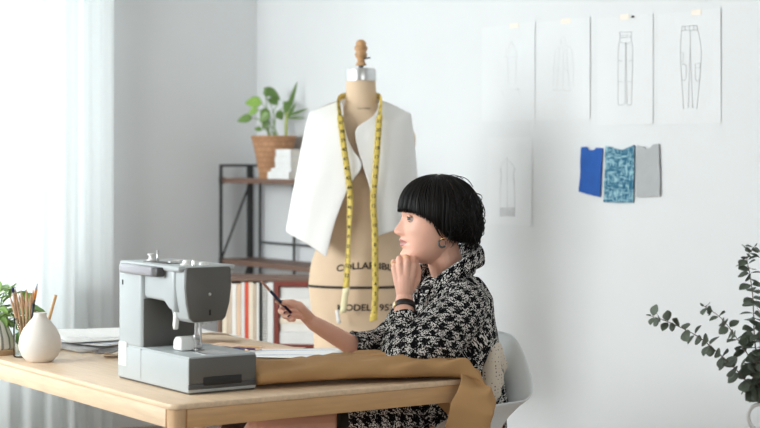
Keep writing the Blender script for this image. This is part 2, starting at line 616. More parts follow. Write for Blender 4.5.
def window(name, y0, y1, z0, z1, bars, front=False, X=XL - T + .03):
    fr = bmesh.new()
    w, d = .045, .06
    def bx(a0, a1, c0, c1, dd=d):
        if front:
            box(fr, (a0, YF - T + .03, c0), (a1, YF - T + .03 + dd, c1), .004)
        else:
            box(fr, (X, a0, c0), (X + dd, a1, c1), .004)
    bx(y0, y0 + w, z0, z1); bx(y1 - w, y1, z0, z1); bx(y0 + w, y1 - w, z0, z0 + w); bx(y0 + w, y1 - w, z1 - w, z1)
    for k in bars:
        bx(k - .025, k + .025, z0 + w, z1 - w)
    o = struct(name, fr, M['trim'])
    g = bmesh.new()
    if front:
        box(g, (y0 + w, YF - T + .055, z0 + w), (y1 - w, YF - T + .061, z1 - w))
    else:
        box(g, (X + .025, y0 + w, z0 + w), (X + .031, y1 - w, z1 - w))
    obj('glass', g, M['pane'], o, smooth=False)
    return o


window('window_1', *WIN, ())
window('window_2', *DOOR, (1.18, 2.17))
window('added_window_front', *FRONT_FILL_WIN, (-5.97, -4.83), front=True)  # unseen window, put in for high-key fill
window('added_window_right', *RIGHT_FILL_WIN, (.2, 1.4), X=XR + .07)  # unseen window, put in to brighten the left wall
b = bmesh.new(); box(b, (XL, WIN[0] - .03, WIN[2] - .03), (XL + .07, WIN[1] + .03, WIN[2]), .004); struct('trim_1', b, M['trim'])
for nm, lo, hi in (('baseboard_back', (XL, YB - .014, 0), (XR, YB, .09)), ('baseboard_left', (XL, WIN[0] - .04, 0), (XL + .014, YB - .014, .09)),
                   ('baseboard_right', (XR - .014, YF, 0), (XR, YB - .014, .09)), ('baseboard_front', (XL, YF, 0), (XR - .014, YF + .014, .09))):
    b = bmesh.new(); box(b, lo, hi, .003); struct(nm, b, M['trim'])


def curtain(name, x, y0, y1, folds, amp, seed, label):
    rnd = random.Random(seed)
    n = int((y1 - y0) / .008)
    ph = [rnd.uniform(0, 6) for _ in range(6)]
    rows = []
    for z in np.linspace(.012, ZC - .01, 24):
        row = []
        for i in range(n + 1):
            u = i / n
            y = y0 + (y1 - y0) * u
            a = amp * (.75 + .25 * math.sin(ph[0] + 9 * u)) * (1 - .25 * z / ZC)
            w = 2 * PI * folds * u + .7 * math.sin(ph[1] + 5 * u) + .25 * math.sin(ph[2] + z * 1.3)
            row.append((x + a * math.sin(w) + .3 * a * math.sin(2.3 * w + ph[3]), y + .25 * a * math.sin(2 * w + ph[4]), z))
        rows.append(row)
    bb = bmesh.new(); grid(bb, rows)
    o = obj(name, bb, M['sheer'])
    return tag(o, label, 'curtain')


curtain('sheer_curtain', -7.40, .1, 3.225, 26, .042, 3, 'wide sheer white curtain across the bright glass at the far left')
curtain('sheer_curtain', -7.50, 3.19, 3.475, 3, .020, 5, 'narrow gathered sheer white curtain hanging beside the bare left wall')
b = bmesh.new()
box(b, (-7.53, .05, ZC - .012), (-7.36, 3.5, ZC), .003)
struct('trim_2', b, M['trim'])

# ------------------------------------------------------------------ the table
TX0, TX1, TY0, TY1, TZ = -5.05, -3.557, 1.795, 2.665, .75


def rrect(x0, x1, y0, y1, r, n=6):
    out = []
    for cx, cy, a0 in ((x1 - r, y1 - r, 0), (x0 + r, y1 - r, 90), (x0 + r, y0 + r, 180), (x1 - r, y0 + r, 270)):
        for k in range(n + 1):
            a = R(a0 + 90 * k / n)
            out.append((cx + r * math.cos(a), cy + r * math.sin(a)))
    return out


tb = thing('work_table', 'pale birch wood work table with rounded corners and round legs', 'table', ((TX0 + TX1) / 2, (TY0 + TY1) / 2, 0))
hx, hy = (TX1 - TX0) / 2, (TY1 - TY0) / 2
b = bmesh.new(); prism(b, rrect(-hx, hx, -hy, hy, .03), .014, 'z', TZ - .014); bevel_all(b, .003, 2, 50)
obj('tabletop', b, M['wood'], tb, angle=40)
for s in (-1, 1):
    b = bmesh.new(); box(b, (-hx + .04, s * (hy - .012) - .010, TZ - .058), (hx - .04, s * (hy - .012) + .010, TZ - .014), .002); obj('apron', b, M['wood'], tb, angle=40)
    b = bmesh.new(); box(b, (s * (hx - .012) - .010, -hy + .04, TZ - .058), (s * (hx - .012) + .010, hy - .04, TZ - .014), .002); obj('apron', b, M['wood_end_shaded'], tb, angle=40)
for sx in (-1, 1):
    for sy in (-1, 1):
        b = bmesh.new()
        lathe(b, [(0, 0), (.013, 0), (.015, .004), (.0225, TZ - .09), (.0235, TZ - .03), (.0235, TZ - .0145), (0, TZ - .0145)], 24,
              off=(sx * (hx - .025), sy * (hy - .025), 0))
        obj('leg', b, M['woodleg'], tb, angle=50)

# ------------------------------------------------------------------ the sewing machine
sm_root = thing('sewing_machine', 'grey sewing machine with shade-darkened end panels standing at the front corner of the table', 'sewing machine', (-3.680, 1.900, TZ))
G, D = M['grey_plastic'], M['shaded_plastic']
b = bmesh.new(); box(b, (-.40, 0, .004), (0, .19, .088), .005, 3); obj('bed', b, G, sm_root, angle=40)
b = bmesh.new(); box(b, (-.396, .003, .001), (-.004, .187, .0125), .002); box(b, (-.006, .001, .012), (.0025, .189, .026), .002); obj('base_skirt', b, M['char_plastic'], sm_root, angle=40)
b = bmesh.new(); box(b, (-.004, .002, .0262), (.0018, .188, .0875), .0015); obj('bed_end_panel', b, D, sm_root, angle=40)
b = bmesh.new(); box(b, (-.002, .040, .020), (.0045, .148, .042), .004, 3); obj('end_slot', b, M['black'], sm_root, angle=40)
b = bmesh.new(); box(b, (-.397, .002, .086), (-.0005, .188, .0925), .003); obj('bed_top_plate', b, G, sm_root, angle=40)
b = bmesh.new(); box(b, (-.10, .055, .0915), (-.02, .125, .0945), .002); obj('needle_plate', b, M['steel'], sm_root, angle=40)
for dx in (-.07, -.06, -.05):
    pass
b = bmesh.new(); box(b, (-.3985, .0005, .086), (-.262, .168, .305), .012, 4); obj('column', b, G, sm_root, angle=40)
b = bmesh.new(); box(b, (-.264, .008, .0925), (-.2605, .160, .216), .0012); obj('column_inner_shade', b, D, sm_root, angle=40)  # dark sheet standing for the shade on the column's inner face
# the arm: a bar with a slanted underside that swells into the head
b = bmesh.new()
prism(b, [(-.3985, .305), (-.10, .306), (-.10, .19), (-.135, .20), (-.160, .216), (-.265, .218), (-.27, .20), (-.3985, .20)], .140, 'y', .012)
bevel_all(b, .010, 3, 40)
obj('arm', b, G, sm_root, angle=40)
b = bmesh.new(); prism(b, [(-.3985, .292), (-.06, .294), (-.06, .308), (-.3985, .308)], .160, 'y', .004); bevel_all(b, .006, 3, 40); obj('top_cover', b, G, sm_root, angle=40)
# head: section in (y,z), swelling at the middle and narrowing to the bottom
hp = [(.022, .306), (.142, .306), (.1465, .30), (.147, .255), (.142, .215), (.131, .178), (.122, .170), (.042, .168), (.030, .178), (.022, .215), (.018, .255), (.0185, .30)]
b = bmesh.new(); prism(b, hp, .085, 'x', -.142); bevel_all(b, .004, 2, 25); obj('head', b, G, sm_root, angle=35)
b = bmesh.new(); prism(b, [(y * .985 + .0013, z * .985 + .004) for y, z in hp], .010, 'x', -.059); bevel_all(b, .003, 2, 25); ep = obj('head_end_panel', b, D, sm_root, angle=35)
b = bmesh.new(); lathe(b, [(0, 0), (.0042, 0), (.0038, .002), (0, .0024)], 16); b.transform(Matrix.Translation((-.049, .085, .238)) @ Matrix.Rotation(PI / 2, 4, 'Y')); obj('screw', b, M['steel'], ep)
b = bmesh.new(); box(b, (-.0495, .083, .186), (-.0478, .088, .200), .0006); obj('latch_slot', b, M['black'], ep, smooth=False)
# folded carrying handle lying along the top edge
b = bmesh.new(); box(b, (-.362, -.016, .278), (-.170, .010, .303), .007, 3); hd = obj('carry_handle', b, M['lav_plastic'], sm_root, angle=40)
b = bmesh.new(); box(b, (-.171, -.014, .279), (-.142, .010, .302), .005, 3); obj('handle_pivot', b, M['char_plastic'], hd, angle=40)
b = bmesh.new(); box(b, (-.31, .03, .3065), (-.17, .065, .3095), .001); obj('thread_tray', b, M['char_plastic'], sm_root, angle=40)
b = bmesh.new(); tube(b, [(-.27, .052, .30), (-.27, .052, .338)], .0035, 10); obj('spool_pin', b, M['steel'], sm_root)
b = bmesh.new(); lathe(b, [(0, .308), (.011, .308), (.012, .312), (.006, .315), (.005, .322), (.009, .324), (.009, .328), (0, .329)], 20, off=(-.305, .05, 0)); obj('bobbin_winder', b, M['white_plastic'], sm_root, angle=40)
for dx, dy, r, h in ((-.20, .06, .013, .009), (-.155, .075, .010, .012), (-.115, .05, .012, .006), (-.09, .09, .012, .010), (-.085, .06, .006, .016), (-.23, .085, .011, .008)):
    b = bmesh.new(); lathe(b, [(0, .306), (r, .306), (r * 1.02, .3065 + h * .6), (r * .8, .306 + h), (0, .306 + h)], 20, off=(dx, dy, 0))
    obj('dial', b, M['white_plastic'] if dy != .06 else M['steel'], sm_root, angle=40)
b = bmesh.new(); prism(b, [(-.128, .190), (-.117, .192), (-.116, .172), (-.121, .148), (-.130, .147), (-.133, .160)], .012, 'y', .024); bevel_all(b, .003, 2, 40); obj('presser_foot_lever', b, M['white_plastic'], sm_root, angle=50)
b = bmesh.new(); prism(b, [(-.160, .094), (-.158, .118), (-.147, .128), (-.120, .128), (-.113, .12), (-.113, .094)], .05, 'y', .038); bevel_all(b, .006, 3, 40); obj('needle_guard', b, M['white_plastic'], sm_root, angle=50)
b = bmesh.new(); tube(b, [(-.068, .075, .11), (-.068, .075, .18)], .0035, 10); tube(b, [(-.068, .075, .094), (-.068, .075, .112)], .0012, 8); box(b, (-.074, .068, .122), (-.062, .083, .134), .002); b.transform(Matrix.Translation((-.036, 0, 0))); obj('needle_bar', b, M['steel'], sm_root, angle=50)
b = bmesh.new(); tube(b, [(-.082, .095, .104), (-.082, .095, .175)], .004, 10); box(b, (-.100, .070, .0945), (-.060, .078, .0985), .001); box(b, (-.100, .088, .0945), (-.060, .096, .0985), .001); box(b, (-.088, .072, .098), (-.076, .099, .108), .002); b.transform(Matrix.Translation((-.036, 0, 0))); obj('presser_foot', b, M['steel'], sm_root, angle=50)
b = bmesh.new()
for k, (dy, dz) in enumerate(((.10, .158), (.108, .162), (.093, .165))):
    lathe(b, [(0, 0), (.008, 0), (.008, .006), (0, .006)], 14, off=(-.078 + .01 * k, dy, dz))
b.transform(Matrix.Translation((-.03, 0, 0))); obj('thread_guide', b, M['steel'], sm_root, angle=40)
b = bmesh.new(); box(b, (-.392, -.0010, .036), (-.345, .0055, .098), .0006); obj('white_sticker', b, M['paper'], sm_root, smooth=False)['label'] = 'blank white sticker on the column'
b = bmesh.new(); box(b, (-.374, -.0003, .246), (-.366, .0025, .259), .0006); obj('vent_slot', b, M['black'], sm_root, smooth=False)
b = bmesh.new(); lathe(b, [(0, 0), (.030, 0), (.034, .004), (.034, .020), (.030, .024), (0, .024)], 28); b.transform(Matrix.Translation((-.3985, .09, .245)) @ Matrix.Rotation(-PI / 2, 4, 'Y')); obj('handwheel', b, M['lav_plastic'], sm_root, angle=40)
b = bmesh.new(); box(b, (-.262, -.0006, .013), (-.2605, .002, .088)); obj('bed_seam', b, M['lav_plastic'], sm_root, smooth=False)

# ------------------------------------------------------------------ things on the table
vz = on_z(40, 361.5, TZ); vz.z = TZ
vp = [(0, 0), (.030, 0), (.036, .002), (.050, .016), (.0585, .036), (.0600, .052), (.0565, .072), (.046, .094), (.032, .112), (.0215, .123), (.0180, .130), (.0178, .137), (.0165, .1385), (.0150, .137), (.0150, .128), (.028, .110), (.050, .070), (.052, .04), (.03, .006), (0, .005)]
b = bmesh.new(); lathe(b, vp, 40)
tag(obj('bud_vase', b, M['ceramic'], loc=vz), 'round matte white ceramic vase with narrow neck near the front table edge', 'vase')


def pencil(name, p0, p1, r, body, tipcol, parts=True, label='', cat='pencil', group=None, lead=None):
    """p0 is the writing tip, p1 the blunt end"""
    p0, p1 = Vector(p0), Vector(p1)
    L = (p1 - p0).length
    root = thing(name, label, cat, p0, 0, group)
    q = (p1 - p0).to_track_quat('Z', 'Y')
    root.rotation_mode = 'QUATERNION'; root.rotation_quaternion = q
    bb = bmesh.new(); lathe(bb, [(0, .02), (r * .95, .02), (r, .022), (r, L - .001), (r * .9, L), (0, L)], 6); obj('barrel', bb, body, root, angle=50, smooth=False)
    bb = bmesh.new(); lathe(bb, [(0, .005), (.0012, .005), (r * .97, .0205), (0, .0206)], 8); obj('sharpened_cone', bb, tipcol, root)
    bb = bmesh.new(); lathe(bb, [(0, 0), (.0013, .0055), (0, .006)], 8); obj('lead', bb, lead or M['black'], root)
    return root


pencil('pencil', vz + Vector((-.012, .0, .012)), at(56, 295, 4.86), .0042, M['tan'], M['pwood2'], label='single tan pencil standing in the round white vase')
jz = on_z(25, 357, TZ); jz.z = TZ
jar = thing('glass_jar', 'clear glass jar full of pencils behind the round white vase', 'jar', jz)
b = bmesh.new()
lathe(b, [(0, 0), (.030, 0), (.033, .004), (.0335, .085), (.030, .094), (.030, .098), (.0325, .099), (.0325, .113), (.0305, .1145), (.0285, .113), (.0280, .096), (.0305, .088), (.0300, .008), (0, .006)], 32)
obj('jar_body', b, M['glass'], jar, angle=60)
b = bmesh.new(); lathe(b, [(.0326, .100), (.0345, .101), (.0345, .104), (.0326, .105)], 32); obj('jar_ring', b, M['glass'], jar, angle=40)
random.seed(11)
tops = [(10, 296), (12.5, 292), (15, 288), (18.5, 293), (21, 289), (23, 295), (26.5, 288.5), (29, 296), (31, 293), (33, 289)]
for k, (px, py) in enumerate(tops):
    a = 2 * PI * k / len(tops)
    foot = jz + Vector((.020 * math.cos(a), .020 * math.sin(a), .008))
    # pencils cross over, so that each leans out of the far side of the rim
    rim = Vector((jz.x, jz.y, TZ + .112)) + RT * ((k - 4.5) / 4.5 * .022) + FW * (.012 * (1 if k % 2 else -1))
    d = (at(px, py, 4.9 + (.012 if k % 2 else -.012)) - rim)
    pencil('pencil', rim + d.normalized() * (d.length) * 1.0, rim - d.normalized() * .098, .0036, M['pwood'] if k % 3 else M['pwood2'], M['pwood2'],
           label='natural wood pencil, one of the bundle in the glass jar', group='natural wood pencils in the glass jar', lead=M['pwood'])
rim = Vector((jz.x, jz.y, TZ + .112)) + RT * .017
pencil('pencil', at(37.5, 283, 4.91), rim - (at(37.5, 283, 4.91) - rim).normalized() * .09, .004, M['orange'], M['lav_plastic'], label='orange pencil with grey tip, tallest in the glass jar', lead=M['char_plastic'])
rim2 = rim + RT * .004 - FW * .012
root = thing('pen', 'black pen leaning in the glass jar beside the orange pencil', 'pen', rim2)
b = bmesh.new(); tube(b, [Vector((0, 0, -.09)) - RT * .02, RT * .002, at(33.5, 304, 4.89) - rim2], .0045, 12); obj('barrel', b, M['black'], root)
b = bmesh.new(); tube(b, [at(33.5, 304, 4.89) - rim2, at(34.5, 300, 4.89) - rim2], .003, 10); obj('tip', b, M['char_plastic'], root)
rim3 = rim - RT * .038
root = thing('pen', 'wooden pen with dark navy end cap leaning left in the glass jar', 'pen', rim3)
e3 = at(13.2, 291.5, 4.885) - rim3
b = bmesh.new(); tube(b, [Vector((.012, .012, -.088)), Vector(), e3], .0036, 10); obj('barrel', b, M['pwood'], root)
b = bmesh.new(); tube(b, [e3, e3 * 1.10], .0046, 10, dome=True); obj('end_cap', b, M['navy'], root)


def leaf_bm(bm, base, d, n, L, W, fold=.25, droop=.2, seg=6, round_=1.0):
    """a cupped leaf: base point, direction, face normal"""
    d = Vector(d).normalized(); n = Vector(n); n = (n - d * n.dot(d))
    n = n.normalized() if n.length > 1e-5 else d.orthogonal().normalized()
    s = d.cross(n)
    rows = []
    for i in range(seg + 1):
        t = i / seg
        w = W * (math.sin(PI * min(1, t ** (.75 / round_) * .985 + .012)) ** .8)
        p = Vector(base) + d * (L * t) - n * (droop * L * t * t)
        rows.append([p - s * w + n * (fold * w), p - s * w * .5 + n * fold * w * .35, p, p + s * w * .5 + n * fold * w * .35, p + s * w + n * (fold * w)])
    grid(bm, rows)
    return bm


# potted plant at the left end
pz = on_z(-6, 354, TZ); pz.z = TZ
pl = thing('potted_plant', 'small leafy plant in a striped white pot at the left edge of the table', 'potted plant', pz)
b = bmesh.new(); lathe(b, [(0, .016), (.055, .016), (.060, .022), (.056, .050), (.043, .080), (.032, .100), (.027, .101), (.026, .095), (0, .092)], 36, uv=True); obj('pot', b, M['striped'], pl, angle=50)
b = bmesh.new(); lathe(b, [(0, 0), (.060, 0), (.062, .003), (.062, .0125), (.059, .016), (0, .016)], 32); obj('cork_base', b, M['cork'], pl, angle=40)
bs, bl = bmesh.new(), bmesh.new()
rnd = random.Random(4)
for k in range(64):
    px, py = rnd.uniform(-14, 33), rnd.uniform(290, 334)
    if px > 20 and py < 305: py += 12
    tip = at(px, py, 4.98 + rnd.uniform(-.01, .10)) - pz
    st = Vector((rnd.uniform(-.015, .015), rnd.uniform(-.015, .015), .092))
    mid = st.lerp(tip, .5) + Vector((0, 0, .02))
    tube(bs, smooth_path([st, mid, tip], 4), .0012, 5)
    d = (tip - mid).normalized() + Vector((rnd.uniform(-.6, .6), rnd.uniform(-.6, .6), rnd.uniform(-.5, .3)))
    leaf_bm(bl, tip, d, Vector((rnd.uniform(-.3, .3), -.4, 1)), rnd.uniform(.032, .05), rnd.uniform(.011, .017), .3, .25)
obj('stem', bs, M['stem'], pl); solidify(obj('foliage', bl, M['jarleaf'], pl), .0005)
bl = bmesh.new(); leaf_bm(bl, at(24, 300, 5.0) - pz, RT * .9 + Vector((0, 0, .45)), -FW + Vector((0, 0, .2)), .038, .015, .2, .25)
leaf_bm(bl, at(23, 299, 5.0) - pz, RT * .3 + Vector((0, 0, .6)), -FW + RT * .6, .028, .011, .2, .3)
tube(bl, smooth_path([(0, 0, .092), at(12, 308, 5.0) - pz, at(24, 300, 5.0) - pz], 5), .0012, 5)
solidify(obj('young_leaf', bl, M['leaf_c'], pl), .0005)['label'] = 'pale yellow green young leaf'


def sheet(name, cen, w, l, rot, z, label, cat='paper', m=None, curl=.004, seed=0, group=None, th=.0006, lines=None, linem=None):
    """a sheet of paper or cloth lying loosely: gently rippled"""
    rnd = random.Random(seed)
    ph = [rnd.uniform(0, 6) for _ in range(4)]
    def hgt(u, v):
        return curl * (.5 + .5 * math.sin(ph[0] + 3.2 * u + 2 * v)) * (.35 + abs(u - .5) + abs(v - .5))
    rows = [[((u - .5) * w, (v - .5) * l, hgt(u, v)) for u in np.linspace(0, 1, 13)] for v in np.linspace(0, 1, 13)]
    bb = bmesh.new(); grid(bb, rows)
    o = obj(name, bb, m or M['table_paper'], loc=(cen[0], cen[1], z)); o.rotation_euler = (0, 0, rot)
    solidify(o, th, 1)
    tag(o, label, cat, group)
    if lines:
        bb = bmesh.new()
        for pl_ in lines:
            pts = [Vector(((u - .5) * w, (v - .5) * l, hgt(u, v) + th + .0006)) for u, v in pl_]
            tube(bb, smooth_path(pts, 5), .0007, 4)
        obj('drawing', bb, linem or M['pencil_grey'], o)
    return o


pa = on_z(92, 346, TZ)
sheet('folded_fabric', (pa.x, pa.y), .30, .26, R(8), TZ + .001, 'folded grey fabric lying under the drawing sheets on the table', 'fabric', M['felt'], .007, 3, th=.010)
sheet('paper_sheet', (pa.x - .06, pa.y + .05), .34, .27, R(-10), TZ + .024, 'top drawing sheet of the pile, with faint grey lines', 'paper', M['table_paper'], .007, 8,
      lines=[[(.1, .2), (.4, .3), (.9, .32)], [(.2, .5), (.5, .55), (.85, .6)], [(.6, .1), (.75, .5), (.7, .85)]], linem=M['faint_grey'])
sheet('paper_sheet', (pa.x + .0, pa.y + .03), .36, .25, R(14), TZ + .018, 'lower white drawing sheet sticking out of the pile', 'paper', M['paper2'], .006, 9,
      lines=[[(.1, .1), (.5, .12), (.95, .14)], [(.15, .3), (.5, .25), (.9, .3)]], linem=M['blue_line'])
pb = on_z(112, 353.5, TZ)
sheet('fabric_scrap', (pb.x, pb.y), .11, .05, R(35), TZ + .0015, 'crumpled dark grey fabric scrap beside the folded fabric', 'fabric scrap', M['charcoal_cloth'], .016, 5, th=.003)
pb = on_z(113, 357, TZ)
sheet('fabric_scrap', (pb.x, pb.y), .07, .05, R(-20), TZ + .002, 'small cream scrap in front of the dark grey fabric scrap', 'fabric scrap', M['book_beige'], .010, 6, th=.003)
# right of the machine
pc = on_z(292, 355, TZ)
sheet('paper_sheet', (pc.x, pc.y), .30, .21, R(52), TZ + .004, 'large white sheet under the hand holding the pencil', 'paper', M['table_paper'], .004, 12,
      lines=[[(.1, .8), (.45, .82), (.9, .8)], [(.15, .2), (.5, .3), (.9, .25)]], linem=M['blue_line'])
pc = on_z(250, 350.5, TZ)
sheet('paper_sheet', (pc.x - .03, pc.y), .30, .22, R(30), TZ + .0015, 'kraft brown paper sheet under the coloured pencils', 'paper', M['book_peach'], .003, 14)
pc = on_z(206, 341, TZ)
sheet('paper_sheet', (pc.x, pc.y), .20, .14, R(40), TZ + .012, 'white crumpled paper just behind the needle of the sewing machine', 'paper', M['table_paper'], .022, 15)
for (x0, y0, x1, y1, mm, lab) in ((262, 349.5, 232, 348, 'purple', 'dark purple colouring pencil lying behind the sewing machine'),
                                  (250, 350.5, 222, 347, 'navy', 'navy colouring pencil lying behind the sewing machine'),
                                  (243, 346.5, 226, 349.5, 'rose', 'dusty rose colouring pencil lying behind the sewing machine'),
                                  (266, 347.3, 240, 347.5, 'tan', 'tan colouring pencil lying behind the sewing machine')):
    pp0, pp1 = on_z(x0, y0, TZ + .012), on_z(x1, y1, TZ + .012)
    pencil('colouring_pencil', pp0, pp1, .0038, M[mm], M['pwood2'], label=lab, lead=M[mm])
# ------------------------------------------------------------------ the shelf unit in the corner
SX0, SX1, SYF, SYB = -7.60, -6.25, 4.10, 4.325
sh = thing('shelf_unit', 'black metal shelf unit with dark brown boards in the room corner', 'shelf', (SX0, SYF, 0))


def sbar(bm, p0, p1, w, d=None):
    p0, p1 = Vector(p0), Vector(p1)
    q = (p1 - p0).to_track_quat('Z', 'Y').to_matrix()
    return obox(bm, (p0 + p1) / 2, (w, d or w, (p1 - p0).length), q, .001, 1)


W1 = SX1 - SX0
DEP = SYB - SYF
for x in (.006, W1 - .006):
    b = bmesh.new(); sbar(b, (x, .006, 0), (x, .006, 1.298), .013); obj('post', b, M['metal_black'], sh, smooth=False)
    b = bmesh.new(); sbar(b, (x, DEP - .05, 0), (x, DEP - .05, 1.298), .020, .03); obj('post', b, M['metal_black'], sh, smooth=False)
    b = bmesh.new(); sbar(b, (x, 0, 1.292), (x, DEP, 1.292), .012); obj('top_rail', b, M['metal_black'], sh, smooth=False)
    for z0 in (.825, .42):
        b = bmesh.new(); sbar(b, (x, .012, z0), (x, DEP - .055, z0 + .37), .009); obj('brace', b, M['metal_black'], sh, smooth=False)
for k, x in enumerate((.02, .36, .72, 1.08)):
    b = bmesh.new(); sbar(b, (x, DEP, 0), (x, DEP, 1.205 if k else 1.298), .011); obj('back_upright', b, M['metal_black'], sh, smooth=False)
for z in (.90, .52):
    b = bmesh.new(); sbar(b, (.02, DEP, z), (W1 - .01, DEP, z), .010); obj('back_rail', b, M['metal_black'], sh, smooth=False)
for z in (1.204, .798, .395, .06):
    b = bmesh.new(); box(b, (.018, 0, z), (W1 - .018, DEP - .008, z + .025), .002); obj('shelf_board', b, M['shelf_wood'], sh, smooth=False)
    for x in (0, W1 - .03):
        b = bmesh.new(); box(b, (x, -.004, z - .004), (x + .03, .016, z + .029), .001); obj('bracket', b, M['metal_black'], sh, smooth=False)

# basket with a climbing plant and bamboo
BZ = 1.229
bk = thing('potted_plant', 'green trailing plant and bamboo shoot in a brown wicker basket on top of the shelf', 'potted plant', (-7.255, 4.218, BZ))
b = bmesh.new(); lathe(b, [(0, 0), (.068, 0), (.071, .004), (.088, .10), (.108, .192), (.108, .204), (.100, .204), (.082, .10), (.066, .01), (0, .01)], 40, uv=True); obj('basket', b, M['wicker'], bk, angle=60)
b = bmesh.new()
for nm, zz, rr in (('rim', .202, .1070), ('foot_ring', .006, .070)):
    b = bmesh.new()
    lathe(b, [(rr - .006, zz - .007), (rr + .004, zz - .008), (rr + .006, zz), (rr + .004, zz + .008), (rr - .006, zz + .007), (rr - .006, zz - .007)], 40)
    obj(nm, b, M['wicker_plain'], bk)
b = bmesh.new(); lathe(b, [(0, .19), (.096, .185)], 24); obj('soil', b, M['soil'], bk)
o0 = Vector((-7.255, 4.218, BZ))


def bp(px, py, d=0):
    return at(px, py, 8.36 + d) - o0


bst, bl, bl2 = bmesh.new(), bmesh.new(), bmesh.new()
UP = Vector((0, 0, 1))
for px, py, d, dirx, dirz, L, W, br in ((252, 118, -.02, -1, -.10, .075, .024, 0), (262, 103, -.03, -1, .12, .085, .032, 1), (264, 108, 0, .2, -1, .07, .026, 0),
                                        (264, 88, .02, .9, -.55, .10, .024, 0), (266, 97, .03, .3, 1, .055, .020, 0), (270, 112, -.03, -.6, -.5, .07, .026, 0),
                                        (277, 111, -.02, .4, -.6, .05, .022, 0), (278, 104, .02, -.5, .3, .06, .02, 0), (262, 130, -.04, -.7, .2, .04, .014, 0), (258, 109, .02, -.6, -.3, .06, .02, 1),
                                        (268, 119, .0, -.3, -.5, .055, .02, 0), (284, 107, .03, .6, .5, .05, .016, 0)):
    tip = bp(px, py, d)
    st = Vector((.0, .0, .19)) + RT * random.uniform(-.03, .03)
    tube(bst, smooth_path([st, st.lerp(tip, .55) + UP * .03 + RT * random.uniform(-.02, .02), tip], 6), .0022, 6)
    leaf_bm(bl2 if br else bl, tip, RT * dirx + UP * dirz, -FW + UP * .5, L, W, .25, .25)
obj('stem', bst, M['stem'], bk)
solidify(obj('leaf_cluster', bl, M['leaf_b'], bk), .0008)
solidify(obj('bright_leaf', bl2, M['leaf_c'], bk), .0008)['label'] = 'pale yellow green leaf'
b = bmesh.new(); tube(b, [bp(285.5, 149, -.02), bp(286, 140, -.02), bp(286, 126, -.02), bp(287, 112, -.02)], [.0095, .009, .008, .006], 10); obj('bamboo_cane', b, M['cane'], bk)
bl = bmesh.new()
for px, py, dx, dz, L, W in ((286.5, 114, .35, 1, .17, .012), (286.5, 118, -.15, 1, .09, .009), (287, 116, 1, .35, .11, .007), (288, 118, 1, .02, .085, .006), (286.5, 120, .5, .9, .10, .009)):
    leaf_bm(bl, bp(px, py, -.02), RT * dx + UP * dz, -FW + RT * .3, L, W, .2, .1)
solidify(obj('bamboo_leaf', bl, M['leaf_b'], bk), .0008)


def book(name, x0, x1, y0, y1, z0, z1, cover, label, group=None, spine='x', cat='book', place=None):
    """a closed book: two boards, a rounded spine and the block of pages; spine faces -y when upright"""
    cen = Vector(((x0 + x1) / 2, (y0 + y1) / 2, z0))
    root = thing(name, label, cat, place @ cen if place else cen, BROT if place else 0, group)
    w, d, h = (x1 - x0) / 2, (y1 - y0) / 2, z1 - z0
    t = .0022
    b1, b2 = bmesh.new(), bmesh.new()
    if spine == 'x':       # upright: thickness along x
        box(b1, (-w, -d, 0), (-w + t, d, h), .0006); box(b1, (w - t, -d, 0), (w, d, h), .0006); box(b1, (-w, -d - .001, 0), (w, -d + t, h), .0012)
        box(b2, (-w + t, -d + t, .003), (w - t, d - .003, h - .003))
    else:                   # lying flat, spine faces -y
        box(b1, (-w, -d, 0), (w, d, t), .0006); box(b1, (-w, -d, h - t), (w, d, h), .0006); box(b1, (-w, -d - .001, 0), (w, -d + t, h), .0012)
        box(b2, (-w + .003, -d + t, t), (w - .003, d - .003, h - t))
    obj('cover', b1, cover, root, smooth=False)
    obj('page_block', b2, M['pages'], root, smooth=False)
    return root


z = BZ
ord_ = ['bottom, largest', 'second from bottom', 'middle', 'second from top', 'topmost']
for k, (w, d, h, ox, oy) in enumerate(((.20, .185, .036, .0, .0), (.19, .17, .016, .004, .006), (.145, .165, .022, .02, .004), (.15, .165, .032, .016, .006), (.14, .16, .034, .02, .004))):
    cx, cy = -7.018 + ox, 4.196 + oy
    book('book', cx - w / 2, cx + w / 2, cy - d / 2, cy + d / 2, z, z + h, M['book_bright'], f'white book lying flat beside the wicker basket, {ord_[k]} of the stack', 'white books beside the basket', 'y')
    z += h + .0005

# low brown bookcase standing at an angle in front of the shelf unit
BROT = R(47)
BC0 = at(221, 160, 7.20); BC0.z = 0
BMX = Matrix.Translation(BC0) @ Matrix.Rotation(BROT, 4, 'Z')
BU = Vector((math.cos(BROT), math.sin(BROT), 0))


def ub(px):
    """how far along the bookcase front a photo column lies"""
    k = (px - 380) / FPX
    o = BC0 - CAM
    return (k * o.dot(FW) - o.dot(RT)) / (BU.dot(RT) - k * BU.dot(FW))


